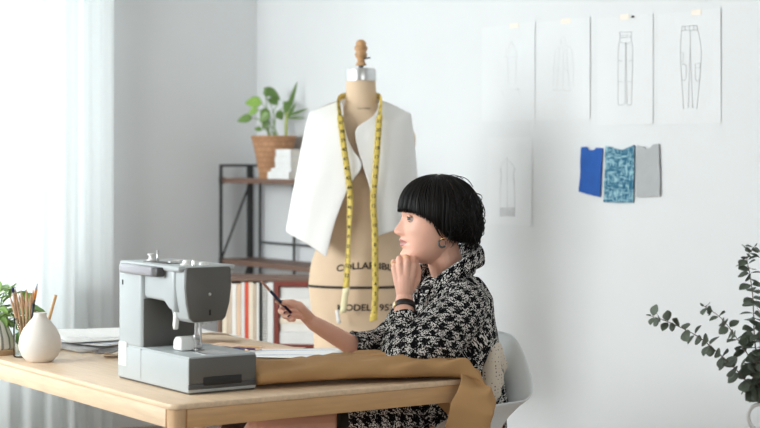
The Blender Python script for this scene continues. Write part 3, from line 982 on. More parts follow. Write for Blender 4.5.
bw, bd, bct = ub(336), .26, .822
bz = .530
bc = thing('bookcase', 'low dark brown open bookcase in front of the black shelf unit', 'bookcase', BC0, BROT)
for nm, lo, hi in (('top_board', (0, 0, bct - .014), (bw, bd, bct)), ('side_panel', (-.016, 0, 0), (0, bd, bct)), ('side_panel', (bw, 0, 0), (bw + .016, bd, bct)),
                   ('back_panel', (0, bd - .010, .02), (bw, bd, bct - .014)), ('shelf_board', (0, 0, bz - .018), (bw, bd - .010, bz)), ('shelf_board', (0, 0, .26), (bw, bd - .010, .278)), ('bottom_board', (0, 0, .03), (bw, bd - .010, .048))):
    b = bmesh.new(); box(b, lo, hi, .0012); obj(nm, b, M['shelf_wood'], bc, smooth=False)
z0 = bz + .0005
ups = [('book_cream', 222, 226.5, 'cream book, leftmost upright'), ('book_beige', 226.6, 231.2, 'beige book, second upright from the left'), ('book_white', 231.3, 236.2, 'off white book left of the peach one'), ('book_peach', 236.3, 240.8, 'peach book left of the white book beside the red spine'),
       ('book_bright', 240.9, 244.6, 'white book directly left of the red spined book'), ('book_red', 244.7, 248.2, 'slim red spined book among pale books'), ('book_cream', 248.3, 253.2, 'cream book directly right of the red spined book'),
       ('book_beige', 253.3, 256.2, 'beige book left of the thin white one'), ('book_white', 256.3, 258.9, 'thin white book next to the dark green one'), ('book_green', 259, 260.8, 'very thin dark green book beside the spiral bound one')]
for cn, pa_, pb_, lab in ups:
    hh = .268 + .005 * math.sin(pa_ * 1.7)
    book('book', ub(pa_) + .0006, ub(pb_) - .0004, .004, .20, z0, z0 + hh, M[cn], lab + ' in the low bookcase', 'upright books in the low bookcase', place=BMX)
xa, xb = ub(261), ub(266.8)
nb = thing('notebook', 'spiral bound notebook with dark rings, upright beside the white binder', 'notebook', BMX @ Vector(((xa + xb) / 2, .004, z0)), BROT)
hw = (xb - xa) / 2 - .001
b = bmesh.new(); box(b, (-hw, .008, 0), (hw, .19, .268), .001); obj('page_block', b, M['book_white'], nb, smooth=False)
b = bmesh.new()
for k in range(22):
    zz = .010 + k * .0115
    tube(b, [Vector((-hw * .9, .012, zz)), Vector((-hw * .7, .000, zz)), Vector((hw * .7, .000, zz)), Vector((hw * .9, .012, zz))], .0017, 6)
obj('spiral_binding', b, M['char_plastic'], nb)
book('binder', ub(267.3) + .0006, ub(273.4) - .0006, .002, .22, z0, z0 + .274, M['book_bright'], 'tall white binder standing against the red brown box', None, cat='binder', place=BMX)
# red-brown open box with books lying in it
xa = ub(274); w, d, h = bw - .004 - xa, .235, .277
rb = thing('open_box', 'red brown wooden open box holding flat white books behind the dress form', 'box', BMX @ Vector((xa, .001, z0)), BROT)
for nm, lo, hi in (('side_panel', (0, 0, 0), (.020, d, h)), ('side_panel', (w - .020, 0, 0), (w, d, h)), ('top_board', (.020, 0, h - .020), (w - .020, d, h)), ('bottom_board', (.020, 0, 0), (w - .020, d, .014)), ('back_panel', (.020, d - .010, .014), (w - .020, d, h - .020))):
    b = bmesh.new(); box(b, lo, hi, .001); obj(nm, b, M['mahogany'], rb, smooth=False)
z = z0 + .0145
hs = [(.050, 'book_bright'), (.036, 'book_white'), (.022, 'book_cream'), (.048, 'book_bright'), (.034, 'book_white'), (.045, 'book_bright')]
nm_ = ['lowest', 'second from bottom', 'third from bottom', 'fourth from bottom', 'second from top', 'topmost']
for k, (hh, cn) in enumerate(hs):
    book('book', xa + .022 + .002 * (k % 2), xa + w - .024 - .005 * (k % 3), .008 + .006 * (k % 2), .205, z, z + hh, M[cn],
         f'white book lying flat in the red brown box, {nm_[k]} of the pile' if cn != 'book_cream' else f'thin cream book lying flat in the red brown box, {nm_[k]} of the pile', 'books lying in the red brown box', 'y', place=BMX)
    z += hh + .0005

# ------------------------------------------------------------------ the dress form
FY = 6.44
fo = at(361, 160, FY); fo.z = 0
S = 1700 / FY


def fz(py):
    return 1.32 - (py - 160) / S


def fx(px):
    return (px - 361) / S


df = thing('dress_form', 'tan linen dress form with wooden knob and metal neck cap behind the woman', 'dress form', fo, YAW)
prof = [(80, .056, .055), (92, .057, .056), (104, .062, .060), (111, .078, .068), (116, .115, .074), (121, .160, .082), (128, .195, .091), (136, .208, .098), (146, .207, .106),
        (160, .192, .120), (175, .180, .132), (188, .170, .126), (200, .156, .114), (212, .146, .103), (222, .142, .099), (233, .150, .105), (245, .166, .115), (263, .190, .129), (284, .200, .137),
        (304, .192, .134), (330, .181, .129), (352, .178, .127), (362, .176, .126)]
zs = np.array([fz(p[0]) for p in prof]); As = np.array([p[1] for p in prof]); Bs = np.array([p[2] for p in prof])


def form_ab(z):
    return float(np.interp(z, zs[::-1], As[::-1])), float(np.interp(z, zs[::-1], Bs[::-1]))


b = bmesh.new()
rows = []
zz = np.concatenate([np.linspace(fz(362), fz(146), 40), np.linspace(fz(145), fz(80), 30)])
for z in zz:
    a, d = form_ab(z)
    row = []
    for k in range(64):
        th = 2 * PI * k / 64
        c, s = math.cos(th), math.sin(th)
        # bust: two soft swellings at the front
        bust = .022 * math.exp(-((z - fz(172)) / .055) ** 2) * sum(math.exp(-((th - 2 * PI * q) / .38) ** 2) for q in (.68, .82))
        row.append((a * c, d * s * (1 + .0) + (-bust), z))
    rows.append(row)
grid(b, rows, True)
b.faces.new([b.verts[k] for k in range(64)][::-1]) if False else None
o = obj('body', b, M['linen'], df); subsurf(o, 1)
b = bmesh.new(); a, d = form_ab(fz(362)); lathe(b, [(0, fz(362) - .012), (.9, fz(362) - .012), (1, fz(362) - .004), (1.01, fz(362) + .004), (0, fz(362) + .004)], 48, sx=a, sy=d); obj('base_ring', b, M['knob_wood'], df, angle=40)
b = bmesh.new(); lathe(b, [(0, fz(81)), (.058, fz(81)), (.0585, fz(80)), (.0575, fz(71)), (.055, fz(68.5)), (0, fz(68))], 40); cap = obj('neck_cap', b, M['steel'], df, angle=40)
b = bmesh.new(); lathe(b, [(.009, fz(70)), (.010, fz(66.5)), (.0075, fz(66)), (.0075, fz(60))], 16); obj('neck_bolt', b, M['black'], cap, angle=40)
b = bmesh.new()
lathe(b, [(0, fz(66)), (.020, fz(65.5)), (.0205, fz(64)), (.015, fz(62)), (.0145, fz(59.5)), (.021, fz(57)), (.0245, fz(54)), (.0180, fz(52)), (.0248, fz(49.8)), (.0250, fz(46.8)), (.0185, fz(45.2)), (.0215, fz(43.4)), (.014, fz(40.6)), (.006, fz(39.6)), (0, fz(39.5))], 28)
kn = obj('knob', b, M['knob_wood'], df)
b = bmesh.new(); tube(b, [Vector((.012, -.008, fz(59))), Vector((.030, -.016, fz(58)))], .003, 8); lathe(b, [(0, 0), (.005, 0), (.005, .004), (0, .004)], 10, off=(.031, -.016, fz(58) - .002)); obj('set_screw', b, M['black'], kn)


def form_pt(x, z, off=.0012):
    a, d = form_ab(z)
    y = -d * math.sqrt(max(0, 1 - (x / a) ** 2))
    return Vector((x, y - off, z))


b = bmesh.new()
rows = []
for dz in (-.0045, .0045):
    z = fz(285) + dz
    row = []
    for k in range(96):
        th = 2 * PI * k / 96
        a, d = form_ab(z)
        row.append(((a + .0015) * math.cos(th), (d + .0015) * math.sin(th), z - .006 * math.sin(th) * 0))
    rows.append(row)
grid(b, rows, True); solidify(obj('hip_line_tape', b, M['letter'], df), .002)


def form_text(s, cx, cy, size, spacing, arc):
    v, f = text_mesh(s, size, spacing)
    bb = bmesh.new()
    vs = []
    for a, c in v:
        x = fx(cx) + a * 1.12
        z = fz(cy) + c - arc * a * a
        vs.append(bb.verts.new(form_pt(x, z)))
    for q in f:
        try:
            bb.faces.new([vs[i] for i in q])
        except ValueError:
            pass
    return obj('lettering', bb, M['letter'], df, smooth=False)


form_text('COLLAPSIBLE', 367, 266.5, .034, 1.0, 1.25)
form_text('MODEL 1952', 366, 307.5, .034, 1.0, .25)
b = bmesh.new(); vs = []
v, f = text_mesh('COLLAPSIBLE', .007, 1.2)
for a, c in v: vs.append(b.verts.new(form_pt(fx(364) + a, fz(109.5) + c, .002)))
for q in f:
    try: b.faces.new([vs[i] for i in q])
    except ValueError: pass
obj('neck_stamp', b, M['letter'], df, smooth=False)
# stand
b = bmesh.new(); tube(b, [Vector((0, 0, .05)), Vector((0, 0, fz(361)))], .016, 16); obj('pole', b, M['metal_black'], df)
for k in range(4):
    a = PI / 4 + k * PI / 2
    c, s = math.cos(a), math.sin(a)
    b = bmesh.new(); tube(b, smooth_path([Vector((0, 0, .16)), Vector((.10 * c, .10 * s, .13)), Vector((.22 * c, .22 * s, .03)), Vector((.25 * c, .25 * s, .012))], 5), .012, 10, dome=True); obj('stand_leg', b, M['metal_black'], df)

# ------------------------------------------------------------------ the vest on the form
def curve(pts, n):
    """resample a polyline (px,py) to n points by arc length after smoothing"""
    p = smooth_path([Vector((a, c, 0)) for a, c in pts], 8)
    L = [0]
    for q, r_ in zip(p, p[1:]): L.append(L[-1] + (r_ - q).length)
    out = []
    for k in range(n):
        t = L[-1] * k / (n - 1)
        i = min(len(L) - 2, max(0, int(np.searchsorted(L, t)) - 1))
        w = (t - L[i]) / max(1e-9, L[i + 1] - L[i])
        out.append(p[i].lerp(p[i + 1], w))
    return out


def vest_AB(z, side):
    py = 160 - (z - 1.32) * S
    if side < 0:
        A = np.interp(py, [100, 112, 130, 160, 232], [.19, .205, .215, .235, .285])
    else:
        A = np.interp(py, [100, 114, 130, 177, 240], [.185, .191, .203, .213, .222])
    B = np.interp(py, [98, 106, 115, 130, 150, 175, 232, 256], [.05, .07, .092, .118, .142, .166, .176, .180])
    return float(A), float(B)


def panel(top, bot, inner, outer, side, back=False, nu=22, nv=26, ph=0.0):
    T_, B_, I_, O_ = curve(top, nu), curve(bot, nu), curve(inner, nv), curve(outer, nv)
    rows = []
    for j in range(nv):
        v = j / (nv - 1)
        row = []
        for i in range(nu):
            u = i / (nu - 1)
            p = I_[j] * (1 - u) + O_[j] * u + T_[i] * (1 - v) + B_[i] * v - (T_[0] * (1 - u) * (1 - v) + T_[-1] * u * (1 - v) + B_[0] * (1 - u) * v + B_[-1] * u * v)
            x, z = fx(p.x), fz(p.y)
            A, Bd = vest_AB(z, side if x * side > 0 else -side)
            dep = Bd * math.sqrt(max(0, 1 - min(1, abs(x) / A) ** 2.4))
            # near the shoulder seam the cloth runs over to the back
            dep *= math.sin(min(1, v / .16 + .12) * PI / 2)
            dep += .007 * v * math.sin(9 * u + ph) * (1 - u) + .004 * math.sin(5 * v + 4 * u + ph)
            row.append((x, (dep + .012) * (1 if back else -1), z))
        rows.append(row)
    return rows


vs_ = thing('vest', 'open white sleeveless vest hanging on the tan dress form', 'vest', fo, YAW)
b = bmesh.new(); grid(b, panel([(343, 100), (330, 104.5), (310, 112)], [(328, 255), (310, 243), (286, 231)], [(343, 100), (345.5, 127), (352, 148), (363, 165), (350, 186), (336, 222), (328, 255)], [(310, 112), (305, 132), (297, 172), (286, 231)], -1, ph=1.0))
o = obj('front_panel', b, M['vest'], vs_); solidify(o, .0025, 1); subsurf(o)
b = bmesh.new(); grid(b, panel([(379, 100), (394, 106), (411, 114)], [(375, 235), (388, 231), (418, 222)], [(379, 100), (376, 114), (366, 122), (355.5, 130), (358, 148), (363, 165), (371, 193), (375, 235)], [(411, 114), (414, 140), (417, 177), (418, 222)], 1, ph=2.6), flip=True)
o = obj('front_panel', b, M['vest'], vs_); solidify(o, .0025, 1); subsurf(o)
rows = panel([(310, 112), (335, 101), (361, 97), (387, 102), (411, 114)], [(286, 231), (361, 248), (418, 222)], [(310, 112), (305, 132), (297, 172), (286, 231)], [(411, 114), (414, 140), (417, 177), (418, 222)], 1, back=True, nu=44)
b = bmesh.new(); grid(b, rows)
o = obj('back_panel', b, M['vest'], vs_); solidify(o, .0025, 1); subsurf(o)

# ------------------------------------------------------------------ the measuring tape round its neck
mt = thing('measuring_tape', 'yellow measuring tape hanging around the neck of the dress form', 'measuring tape', fo, YAW)
tp = [(374, 314, -.192, 1, 0), (375.5, 288, -.192, 1, 0), (375.3, 262, -.195, 1, 0), (375, 230, -.196, 1, 0), (373.5, 200, -.198, 1, 0), (375.5, 172, -.196, 1, 0), (377.5, 145, -.172, 1, 0), (379.3, 120, -.128, 1, 0),
      (380.5, 106, -.082, .8, .6), (380.3, 99, -.035, .2, 1), (377, 95.5, .030, .3, 1), (369, 95, .066, .5, 1), (361, 95, .076, 1, 1.6), (352, 95, .066, .5, 1), (344, 95.5, .030, .3, 1), (339.5, 99, -.035, .2, 1),
      (339.3, 106, -.082, .8, .6), (341.3, 120, -.128, 1, 0), (344.5, 145, -.172, 1, 0), (348.5, 172, -.196, 1, 0), (351, 193, -.200, 1, 0), (350.5, 215, -.200, .8, 0), (349.5, 238, -.196, .6, 0), (348.5, 262, -.192, .85, 0), (347, 284, -.188, 1, 0)]
pts = smooth_path([Vector((fx(a), d, fz(c))) for a, c, d, _, _ in tp], 8)
wx = smooth_path([Vector((w_, s_, 0)) for _, _, _, w_, s_ in tp], 8)
HW = .0118
rows = []
info = []
Lacc = 0
for i, (p, w_) in enumerate(zip(pts, wx)):
    t = (pts[min(i + 1, len(pts) - 1)] - pts[max(i - 1, 0)]).normalized()
    if i:
        Lacc += (p - pts[i - 1]).length
    side = Vector((abs(w_.x), 0, 0)) if w_.y < .05 else Vector((p.x, p.y, 0)).normalized() * w_.x * (1 if p.x > 0 else -1) + Vector((0, 0, w_.y * .9)) * (1 if p.x > 0 else -1)
    if w_.y < .05:
        # partial turn: the tape shows narrower where it twists
        c = min(1, w_.x)
        side = Vector((c, -math.sqrt(max(0, 1 - c * c)), 0))
    side = (side - t * side.dot(t)).normalized()
    rows.append([p - side * HW, p, p + side * HW])
    info.append((p, t, side, Lacc))
b = bmesh.new(); grid(b, rows)
o = obj('band', b, M['tape'], mt); solidify(o, .0009)


def tape_at(s):
    i = 1
    while i < len(info) - 1 and info[i][3] < s: i += 1
    w_ = (s - info[i - 1][3]) / max(1e-6, info[i][3] - info[i - 1][3])
    return [info[i - 1][q].lerp(info[i][q], w_) for q in range(3)]


b = bmesh.new()
s, n = .02, 1
total = info[-1][3]
while s < total - .01:
    p, t, side = tape_at(s)
    side = side.normalized(); t = (t - side * t.dot(side)).normalized()
    nrm = side.cross(t).normalized()
    if p.y < -.06 and nrm.y > 0: nrm = -nrm
    if p.y >= -.06 and Vector((p.x, p.y, 0)).dot(nrm) < 0: nrm = -nrm
    v, f = text_mesh(str(n), .020)
    for sg in (1,):
        base = p + nrm * .0012
        # figures read along the tape
        rx, ry = side, nrm.cross(side)
        vv = [b.verts.new(base + rx * a * 1.0 + ry * (c - .007)) for a, c in v]
        for q in f:
            try: b.faces.new([vv[i] for i in q])
            except ValueError: pass
    for k in range(4):
        ss = min(total - .002, s + .0175 + k * .0035 - .005)
        p2, t2, s2 = tape_at(ss)
        s2 = s2.normalized(); t2 = t2.normalized(); n2 = s2.cross(t2).normalized()
        if p2.y < -.06 and n2.y > 0: n2 = -n2
        if p2.y >= -.06 and Vector((p2.x, p2.y, 0)).dot(n2) < 0: n2 = -n2
        for sd in (-1, 1):
            l = .004 if k % 2 else .006
            e0 = p2 + s2 * sd * (HW - .0004) + n2 * .0011; e1 = p2 + s2 * sd * (HW - l) + n2 * .0011
            q = [b.verts.new(e0 - t2 * .0005), b.verts.new(e0 + t2 * .0005), b.verts.new(e1 + t2 * .0005), b.verts.new(e1 - t2 * .0005)]
            b.faces.new(q)
    n += 1
    s += .036
obj('numbers', b, M['letter'], mt, smooth=False)
for (a0, c0, a1, c1, d0, d1, w_) in ((347.2, 284, 343.8, 309, -.189, -.178, .0125), (374, 309, 373.6, 316, -.1935, -.1935, .014)):
    b = bmesh.new(); p0, p1 = Vector((fx(a0), d0, fz(c0))), Vector((fx(a1), d1, fz(c1)))
    grid(b, [[p.lerp(p, 0) - Vector((w_, 0, .003)) + Vector((0, -.003 * math.sin(k), 0)), p + Vector((0, -.002, 0)), p + Vector((w_, -.004, .003))] for k, p in enumerate([p0.lerp(p1, q / 5) for q in range(6)])])
    o = obj('end_tab', b, M['tape_end'] if a0 < 360 else M['tape'], mt); solidify(o, .001)
tg = bmesh.new(); p = Vector((fx(338), -.165, fz(313)))
rows = [[p + Vector((-.007 + .002 * k, -.001 * k, .024 - .048 * k / 4)), p + Vector((.007 + .002 * k, -.002 * k, .026 - .048 * k / 4))] for k in range(5)]
grid(tg, rows); o = obj('hanging_tab', tg, M['paper2'], mt); solidify(o, .001); o['label'] = 'pale loose tab below the tape end'

# ------------------------------------------------------------------ sketches and cloth swatches on the wall
def wall_sheet(name, px0, px1, py0, py1, label, curl=.012, seed=0, cat='drawing', m=None, skew=0):
    c0, c1 = on_y(px0, (py0 + py1) / 2, YB), on_y(px1, (py0 + py1) / 2, YB)
    zt, zb = on_y(px1, py0, YB).z, on_y(px1, py1, YB).z
    x0, x1 = c0.x, c1.x
    root = thing(name, label, cat, ((x0 + x1) / 2, YB, (zt + zb) / 2))
    rnd = random.Random(seed); ph = rnd.uniform(0, 6)
    w, h = (x1 - x0) / 2, (zt - zb) / 2
    def P(u, v):
        """u,v in 0..1 (left-right, bottom-top) on the sheet; the right and lower edges stand off the wall"""
        off = .0006 + curl * (sm(.8, 1, u) ** 1.5) + curl * .1 * (1 - v) ** 2 + .001 * math.sin(ph + 4 * u + 3 * v)
        return Vector((-w + 2 * w * u + skew * (v - .5), -max(.0005, off), -h + 2 * h * v))
    bb = bmesh.new(); grid(bb, [[P(u, v) for u in np.linspace(0, 1, 15)] for v in np.linspace(0, 1, 15)])
    o = obj('sheet', bb, m or M['paper'], root, smooth=False); solidify(o, .0003)
    return root, P, (x0, x1, zt, zb)


def draw(root, P, dims, lines, m, r=.0006, name='drawing'):
    """lines in photo pixels, laid on the sheet"""
    x0, x1, zt, zb = dims
    bb = bmesh.new()
    for ln in lines:
        pts = []
        for px, py in ln:
            q = on_y(px, py, YB)
            pts.append(P((q.x - x0) / (x1 - x0), (q.z - zb) / (zt - zb)) + Vector((0, -.0012, 0)))
        if len(pts) > 2:
            pts = smooth_path(pts, 3)
        tube(bb, pts, r, 4)
    o = obj(name, bb, m, root)
    return o


def tape_piece(root, P, u, v, w, h, m):
    p = P(u, v)
    bb = bmesh.new(); obox(bb, p + Vector((0, -.0015, 0)), (w, .0008, h)); obj('tape_strip', bb, m, root, smooth=False)


r4 = wall_sheet('fashion_sketch', 658, 721.5, 8, 123, 'trouser sketch with pockets on the thighs, pinned highest at the right of the row', .003, 1)
draw(*r4, [[(682.5, 26), (697, 25.5)], [(682, 30.5), (698, 30)], [(682.5, 26), (682, 30.5)], [(697, 25.5), (698, 30)], [(685.5, 26), (685.5, 30.5)], [(690, 26), (690, 30.5)], [(694, 26), (694, 30.5)],
           [(682, 30.5), (680.5, 50), (682, 80), (684, 109)], [(698, 30), (701.5, 50), (700, 80), (697, 109)], [(690.5, 31), (690.3, 48), (688.5, 108)], [(690.5, 48), (693, 108)],
           [(681, 53), (683.5, 53), (683.2, 62), (681.5, 62)], [(681.5, 65), (686, 65), (686, 79.5), (682.2, 79.5)], [(695.5, 64.5), (700.5, 64), (699.5, 79.5), (696, 79.5), (695.5, 64.5)], [(695.5, 68), (700.4, 67.5)]], M['pencil_grey'], .0009)
tape_piece(r4[0], r4[1], .62, .985, .05, .02, M['tape_clear'])
r3 = wall_sheet('fashion_sketch', 597.5, 653.5, 13, 123.8, 'flat trouser sketch with high waist, second sheet from the right in the upper row', .003, 2)
draw(*r3, [[(620, 32.3), (632, 32)], [(620, 35.5), (632, 35.2)], [(621, 37.5), (631.5, 37.2)], [(620, 32.3), (620.5, 40)], [(632, 32), (631.5, 40)], [(620.5, 40), (618.5, 52), (618.5, 104)], [(631.5, 40), (632.8, 52), (632, 104)],
           [(625.8, 42), (625.5, 104)], [(626.5, 42), (627.5, 104)], [(618.5, 60), (622, 61.5)], [(629, 61.5), (632.8, 60)], [(618.5, 82), (623, 81.5)], [(628, 81.5), (632.5, 82)], [(618.5, 104.5), (623.5, 105)], [(627.5, 105), (632, 104.5)], [(621, 42), (626, 44.5), (631, 42)]], M['pencil_grey'], .0009)
tape_piece(r3[0], r3[1], .5, .99, .05, .022, M['tape_clear'])
b = bmesh.new(); lathe(b, [(0, 0), (.0035, .001), (.003, .006), (.005, .009), (0, .011)], 12); b.transform(Matrix.Translation(r3[1](.66, .985) + Vector((0, -.001, 0))) @ Matrix.Rotation(PI / 2, 4, 'X')); obj('push_pin', b, M['char_plastic'], r3[0])
r2 = wall_sheet('fashion_sketch', 536.5, 590.7, 17, 119, 'faint sketch of a caped figure, third sheet from the right in the upper row', .0028, 3)
draw(*r2, [[(561, 40), (563.5, 37.5), (566, 40), (565, 44), (562, 44), (561, 40)], [(562, 45), (556, 50), (554, 70), (553.5, 86)], [(565.5, 45), (572, 50), (574, 70), (573, 86)], [(560, 48), (559, 66), (557, 88)], [(567, 48), (568, 66), (570, 88)],
           [(563.5, 46), (563.8, 66), (563, 88)], [(557, 70), (561, 72), (565, 69), (569, 72)], [(553, 90), (572, 90.5)]], M['faint_grey'], .0005)
tape_piece(r2[0], r2[1], .56, .985, .06, .02, M['tape_clear'])
r1 = wall_sheet('fashion_sketch', 482, 535.5, 22, 120, 'very faint sketch of a hooded figure, leftmost sheet in the upper row', .0016, 4)
draw(*r1, [[(512, 41), (516, 50), (518, 57)], [(512, 41), (507, 50), (504.5, 57)], [(504.5, 57), (518, 57)], [(508, 58), (509, 84)], [(516, 58), (516, 84)], [(502, 90), (505, 98)], [(518, 88), (520, 95)], [(505, 90), (520, 89)]], M['faint_grey'], .0004)
tape_piece(r1[0], r1[1], .62, .985, .06, .02, M['tape_clear'])
r5 = wall_sheet('fashion_sketch', 488, 532.5, 137, 226, 'sleeveless dress sketch with a grey hem, alone below the upper row', .0018, 5)
draw(*r5, [[(507.5, 157), (507.8, 160)], [(500.5, 168), (503, 163.5), (507.6, 160), (512, 163.5), (515.5, 168)], [(500.5, 168), (501.8, 176), (500.8, 184), (500, 216)], [(515.5, 168), (514, 176), (514.8, 184), (515.2, 216)], [(507.7, 158), (507.6, 214)], [(500, 208), (515, 208)], [(500, 216), (515.2, 216)]], M['faint_grey'], .0008)
draw(*r5, [[(500.8, 168.5), (501.9, 176), (500.9, 184)], [(515, 168.5), (513.8, 176), (514.6, 184)]], M['pencil_grey'], .0008, 'armhole_lines')
draw(*r5, [[(500.3, 208.5 + 1.0 * k), (514.9, 208.5 + 1.0 * k)] for k in range(8)], mat('pale_graphite_shading', (.70, .70, .71), .8, var=.03, vscale=40), .0010, 'hem_shading')


def swatch(name, outline, label, m, thick, holdoff=.003, seed=0, folds=0):
    """a pinned cut of cloth: outline in photo pixels; rows left edge / right edge"""
    rnd = random.Random(seed)
    c = on_y(sum(p[0] for p in outline) / len(outline), sum(p[1] for p in outline) / len(outline), YB)
    pts = []
    for px, py in outline:
        q = on_y(px, py, YB) - c
        pts.append((q.x, q.z))
    bb = bmesh.new()
    prism(bb, pts, thick, 'y', -thick - holdoff)
    top = [f for f in bb.faces if f.normal.y < -.9 or f.normal.y > .9]
    bmesh.ops.triangulate(bb, faces=bb.faces[:])
    for _ in range(4):
        es = [e for e in bb.edges if e.calc_length() > .016]
        if es: bmesh.ops.subdivide_edges(bb, edges=es, cuts=1, use_grid_fill=False)
        bmesh.ops.triangulate(bb, faces=bb.faces[:])
    ph = rnd.uniform(0, 6)
    zt = max(p[1] for p in pts)
    for v in bb.verts:
        f = (zt - v.co.z)
        v.co.y -= .004 * (noise.noise(Vector((v.co.x * 22 + seed, v.co.z * 22, seed))) + .6) + .005 * f * (.6 + .4 * math.sin(ph + v.co.x * 60))
    o = obj(name, bb, m, loc=c)
    o.data.set_sharp_from_angle(angle=R(60))
    return tag(o, label, 'fabric swatch')


swatch('fabric_swatch', [(582.2, 147), (588, 146.8), (590, 150), (596, 150), (597.5, 147.6), (603.8, 148), (602.8, 172), (601.6, 197), (588, 194), (580.6, 191.5), (581.6, 172)], 'royal blue cloth swatch with notched top pinned to the wall', M['blue_cloth'], .003, seed=2)
swatch('fabric_swatch', [(607, 146), (613.5, 147), (616, 148.5), (624, 150), (629, 147.5), (635.8, 145), (635.6, 170), (634.8, 202.5), (620, 202.8), (605.2, 202), (606.5, 170)], 'teal woven cloth swatch pinned between the blue and grey swatches', M['teal'], .004, seed=3)
g = swatch('fabric_swatch', [(638.5, 145.5), (646, 147), (647.5, 149), (653, 147.5), (655, 144.5), (660.5, 143.8), (661.6, 170), (661.8, 196), (650, 196.6), (638.8, 197), (638, 170)], 'light grey cloth swatch, rightmost of the three on the wall', M['grey_cloth'], .004, .004, seed=5)

# ------------------------------------------------------------------ eucalyptus branches in a white pitcher
ep0 = at(779, 400, 5.35); ep0.z = .28
stl = thing('stool', 'round white stool under the pitcher in the right corner of the photo', 'stool', (ep0.x, ep0.y, 0))
b = bmesh.new(); lathe(b, [(0, .25), (.145, .25), (.15, .255), (.15, .275), (.145, .28), (0, .28)], 36); obj('seat', b, M['trim'], stl, angle=40)
for k in range(3):
    a = k * 2 * PI / 3
    b = bmesh.new(); tube(b, [Vector((.12 * math.cos(a), .12 * math.sin(a), 0)), Vector((.10 * math.cos(a), .10 * math.sin(a), .25))], [.012, .016], 12); obj('leg', b, M['trim'], stl, angle=50)
pt = thing('pitcher', 'white ceramic pitcher with a curved handle at the bottom right corner', 'pitcher', ep0)
b = bmesh.new(); lathe(b, [(0, 0), (.055, 0), (.060, .004), (.076, .07), (.074, .12), (.056, .18), (.050, .215), (.056, .252), (.053, .254), (.046, .215), (.052, .18), (.069, .12), (.07, .07), (.05, .012), (0, .012)], 40)
obj('body', b, M['white_ceramic'], pt)
ez = 1.32 - .28
b = bmesh.new()
hd_ = [at(px, py, 5.35) - ep0 for px, py in ((762, 404), (756, 405), (750.5, 409), (748.3, 416), (750, 424), (755, 429), (761, 431))]
tube(b, smooth_path(hd_, 5), .0065, 12); obj('handle', b, M['white_ceramic'], pt)
mouth = at(778, 398, 5.35)
base = Vector((ep0.x, ep0.y, .34))


def euc(path, n, label, seed, rl0, rl1, d0):
    rnd = random.Random(seed)
    root = thing('eucalyptus_branch', label, 'branch', ep0)
    P3 = [base - ep0] + [Vector((ep0.x, ep0.y, .50)) - ep0] + [at(px, py, 5.35 + d0 * k / len(path)) - ep0 for k, (px, py) in enumerate(path)]
    pts = smooth_path(P3, 8)
    bb = bmesh.new(); tube(bb, pts, [.0032 - .0022 * i / (len(pts) - 1) for i in range(len(pts))], 7); obj('stem', bb, M['euc_stem'], root)
    bl = bmesh.new()
    start = 17
    seq = pts[start:]
    for k in range(n):
        t = (k + .5) / n
        i = min(len(seq) - 2, int(t * (len(seq) - 1)))
        p = seq[i].lerp(seq[i + 1], t * (len(seq) - 1) - i)
        tg_ = (seq[min(i + 1, len(seq) - 1)] - seq[max(i - 1, 0)]).normalized()
        ax = tg_.orthogonal().normalized()
        ax = Matrix.Rotation(k * 1.45 + rnd.uniform(-.4, .4), 3, tg_) @ ax
        r = rl0 + (rl1 - rl0) * t
        for sd in (-1, 1):
            d = ax * sd + tg_ * rnd.uniform(.1, .7) + Vector((0, 0, -.35)) + Vector([rnd.uniform(-.35, .35) for _ in range(3)])
            nn = tg_ + Vector([rnd.uniform(-.6, .6) for _ in range(3)]) - FW * .4
            rr = r * rnd.uniform(.85, 1.2) * 1.65
            leaf_bm(bl, p + ax * sd * .003, d, nn, rr * 2.0, rr * .95, .2, .12, 8, .80)
    leaf_bm(bl, pts[-1], tg_, ax, rl1 * 2, rl1 * .7, .2, .1)
    o = obj('leaves', bl, M['euc'], root); solidify(o, .0006)
    return root


euc([(764, 396), (750, 385), (734.5, 368), (717, 352), (697, 336), (671, 323), (651, 316)], 17, 'long low eucalyptus branch reaching furthest left from the pitcher', 1, .0155, .0095, -.12)
euc([(768, 392), (757, 370), (746, 352), (734.5, 335), (721, 318), (704, 306)], 14, 'middle eucalyptus branch, shorter, above the long low one', 2, .0155, .0085, .10)
euc([(768, 385), (757, 355), (754, 330), (753, 300), (750, 275), (747, 258), (754, 247)], 23, 'upright eucalyptus branch at the right edge of the photo', 3, .0150, .0085, .05)
euc([(772, 385), (764, 365), (760, 340), (762, 315), (766, 290)], 14, 'short upright eucalyptus branch at the far right edge, behind the tallest', 4, .0155, .011, -.05)
euc([(765, 394), (757, 384), (753, 374), (757, 362)], 7, 'shortest eucalyptus sprig low above the pitcher rim', 5, .0155, .012, -.08)
# ------------------------------------------------------------------ the chair
wo = at(440, 160, 4.70); wo.z = 0
chc = CAM + RT * .125 + FW * 4.75
chx, chy = -3.938, 2.688
ch = thing('shell_armchair', 'pale grey moulded shell armchair the woman sits in', 'chair', (chx, chy, 0))


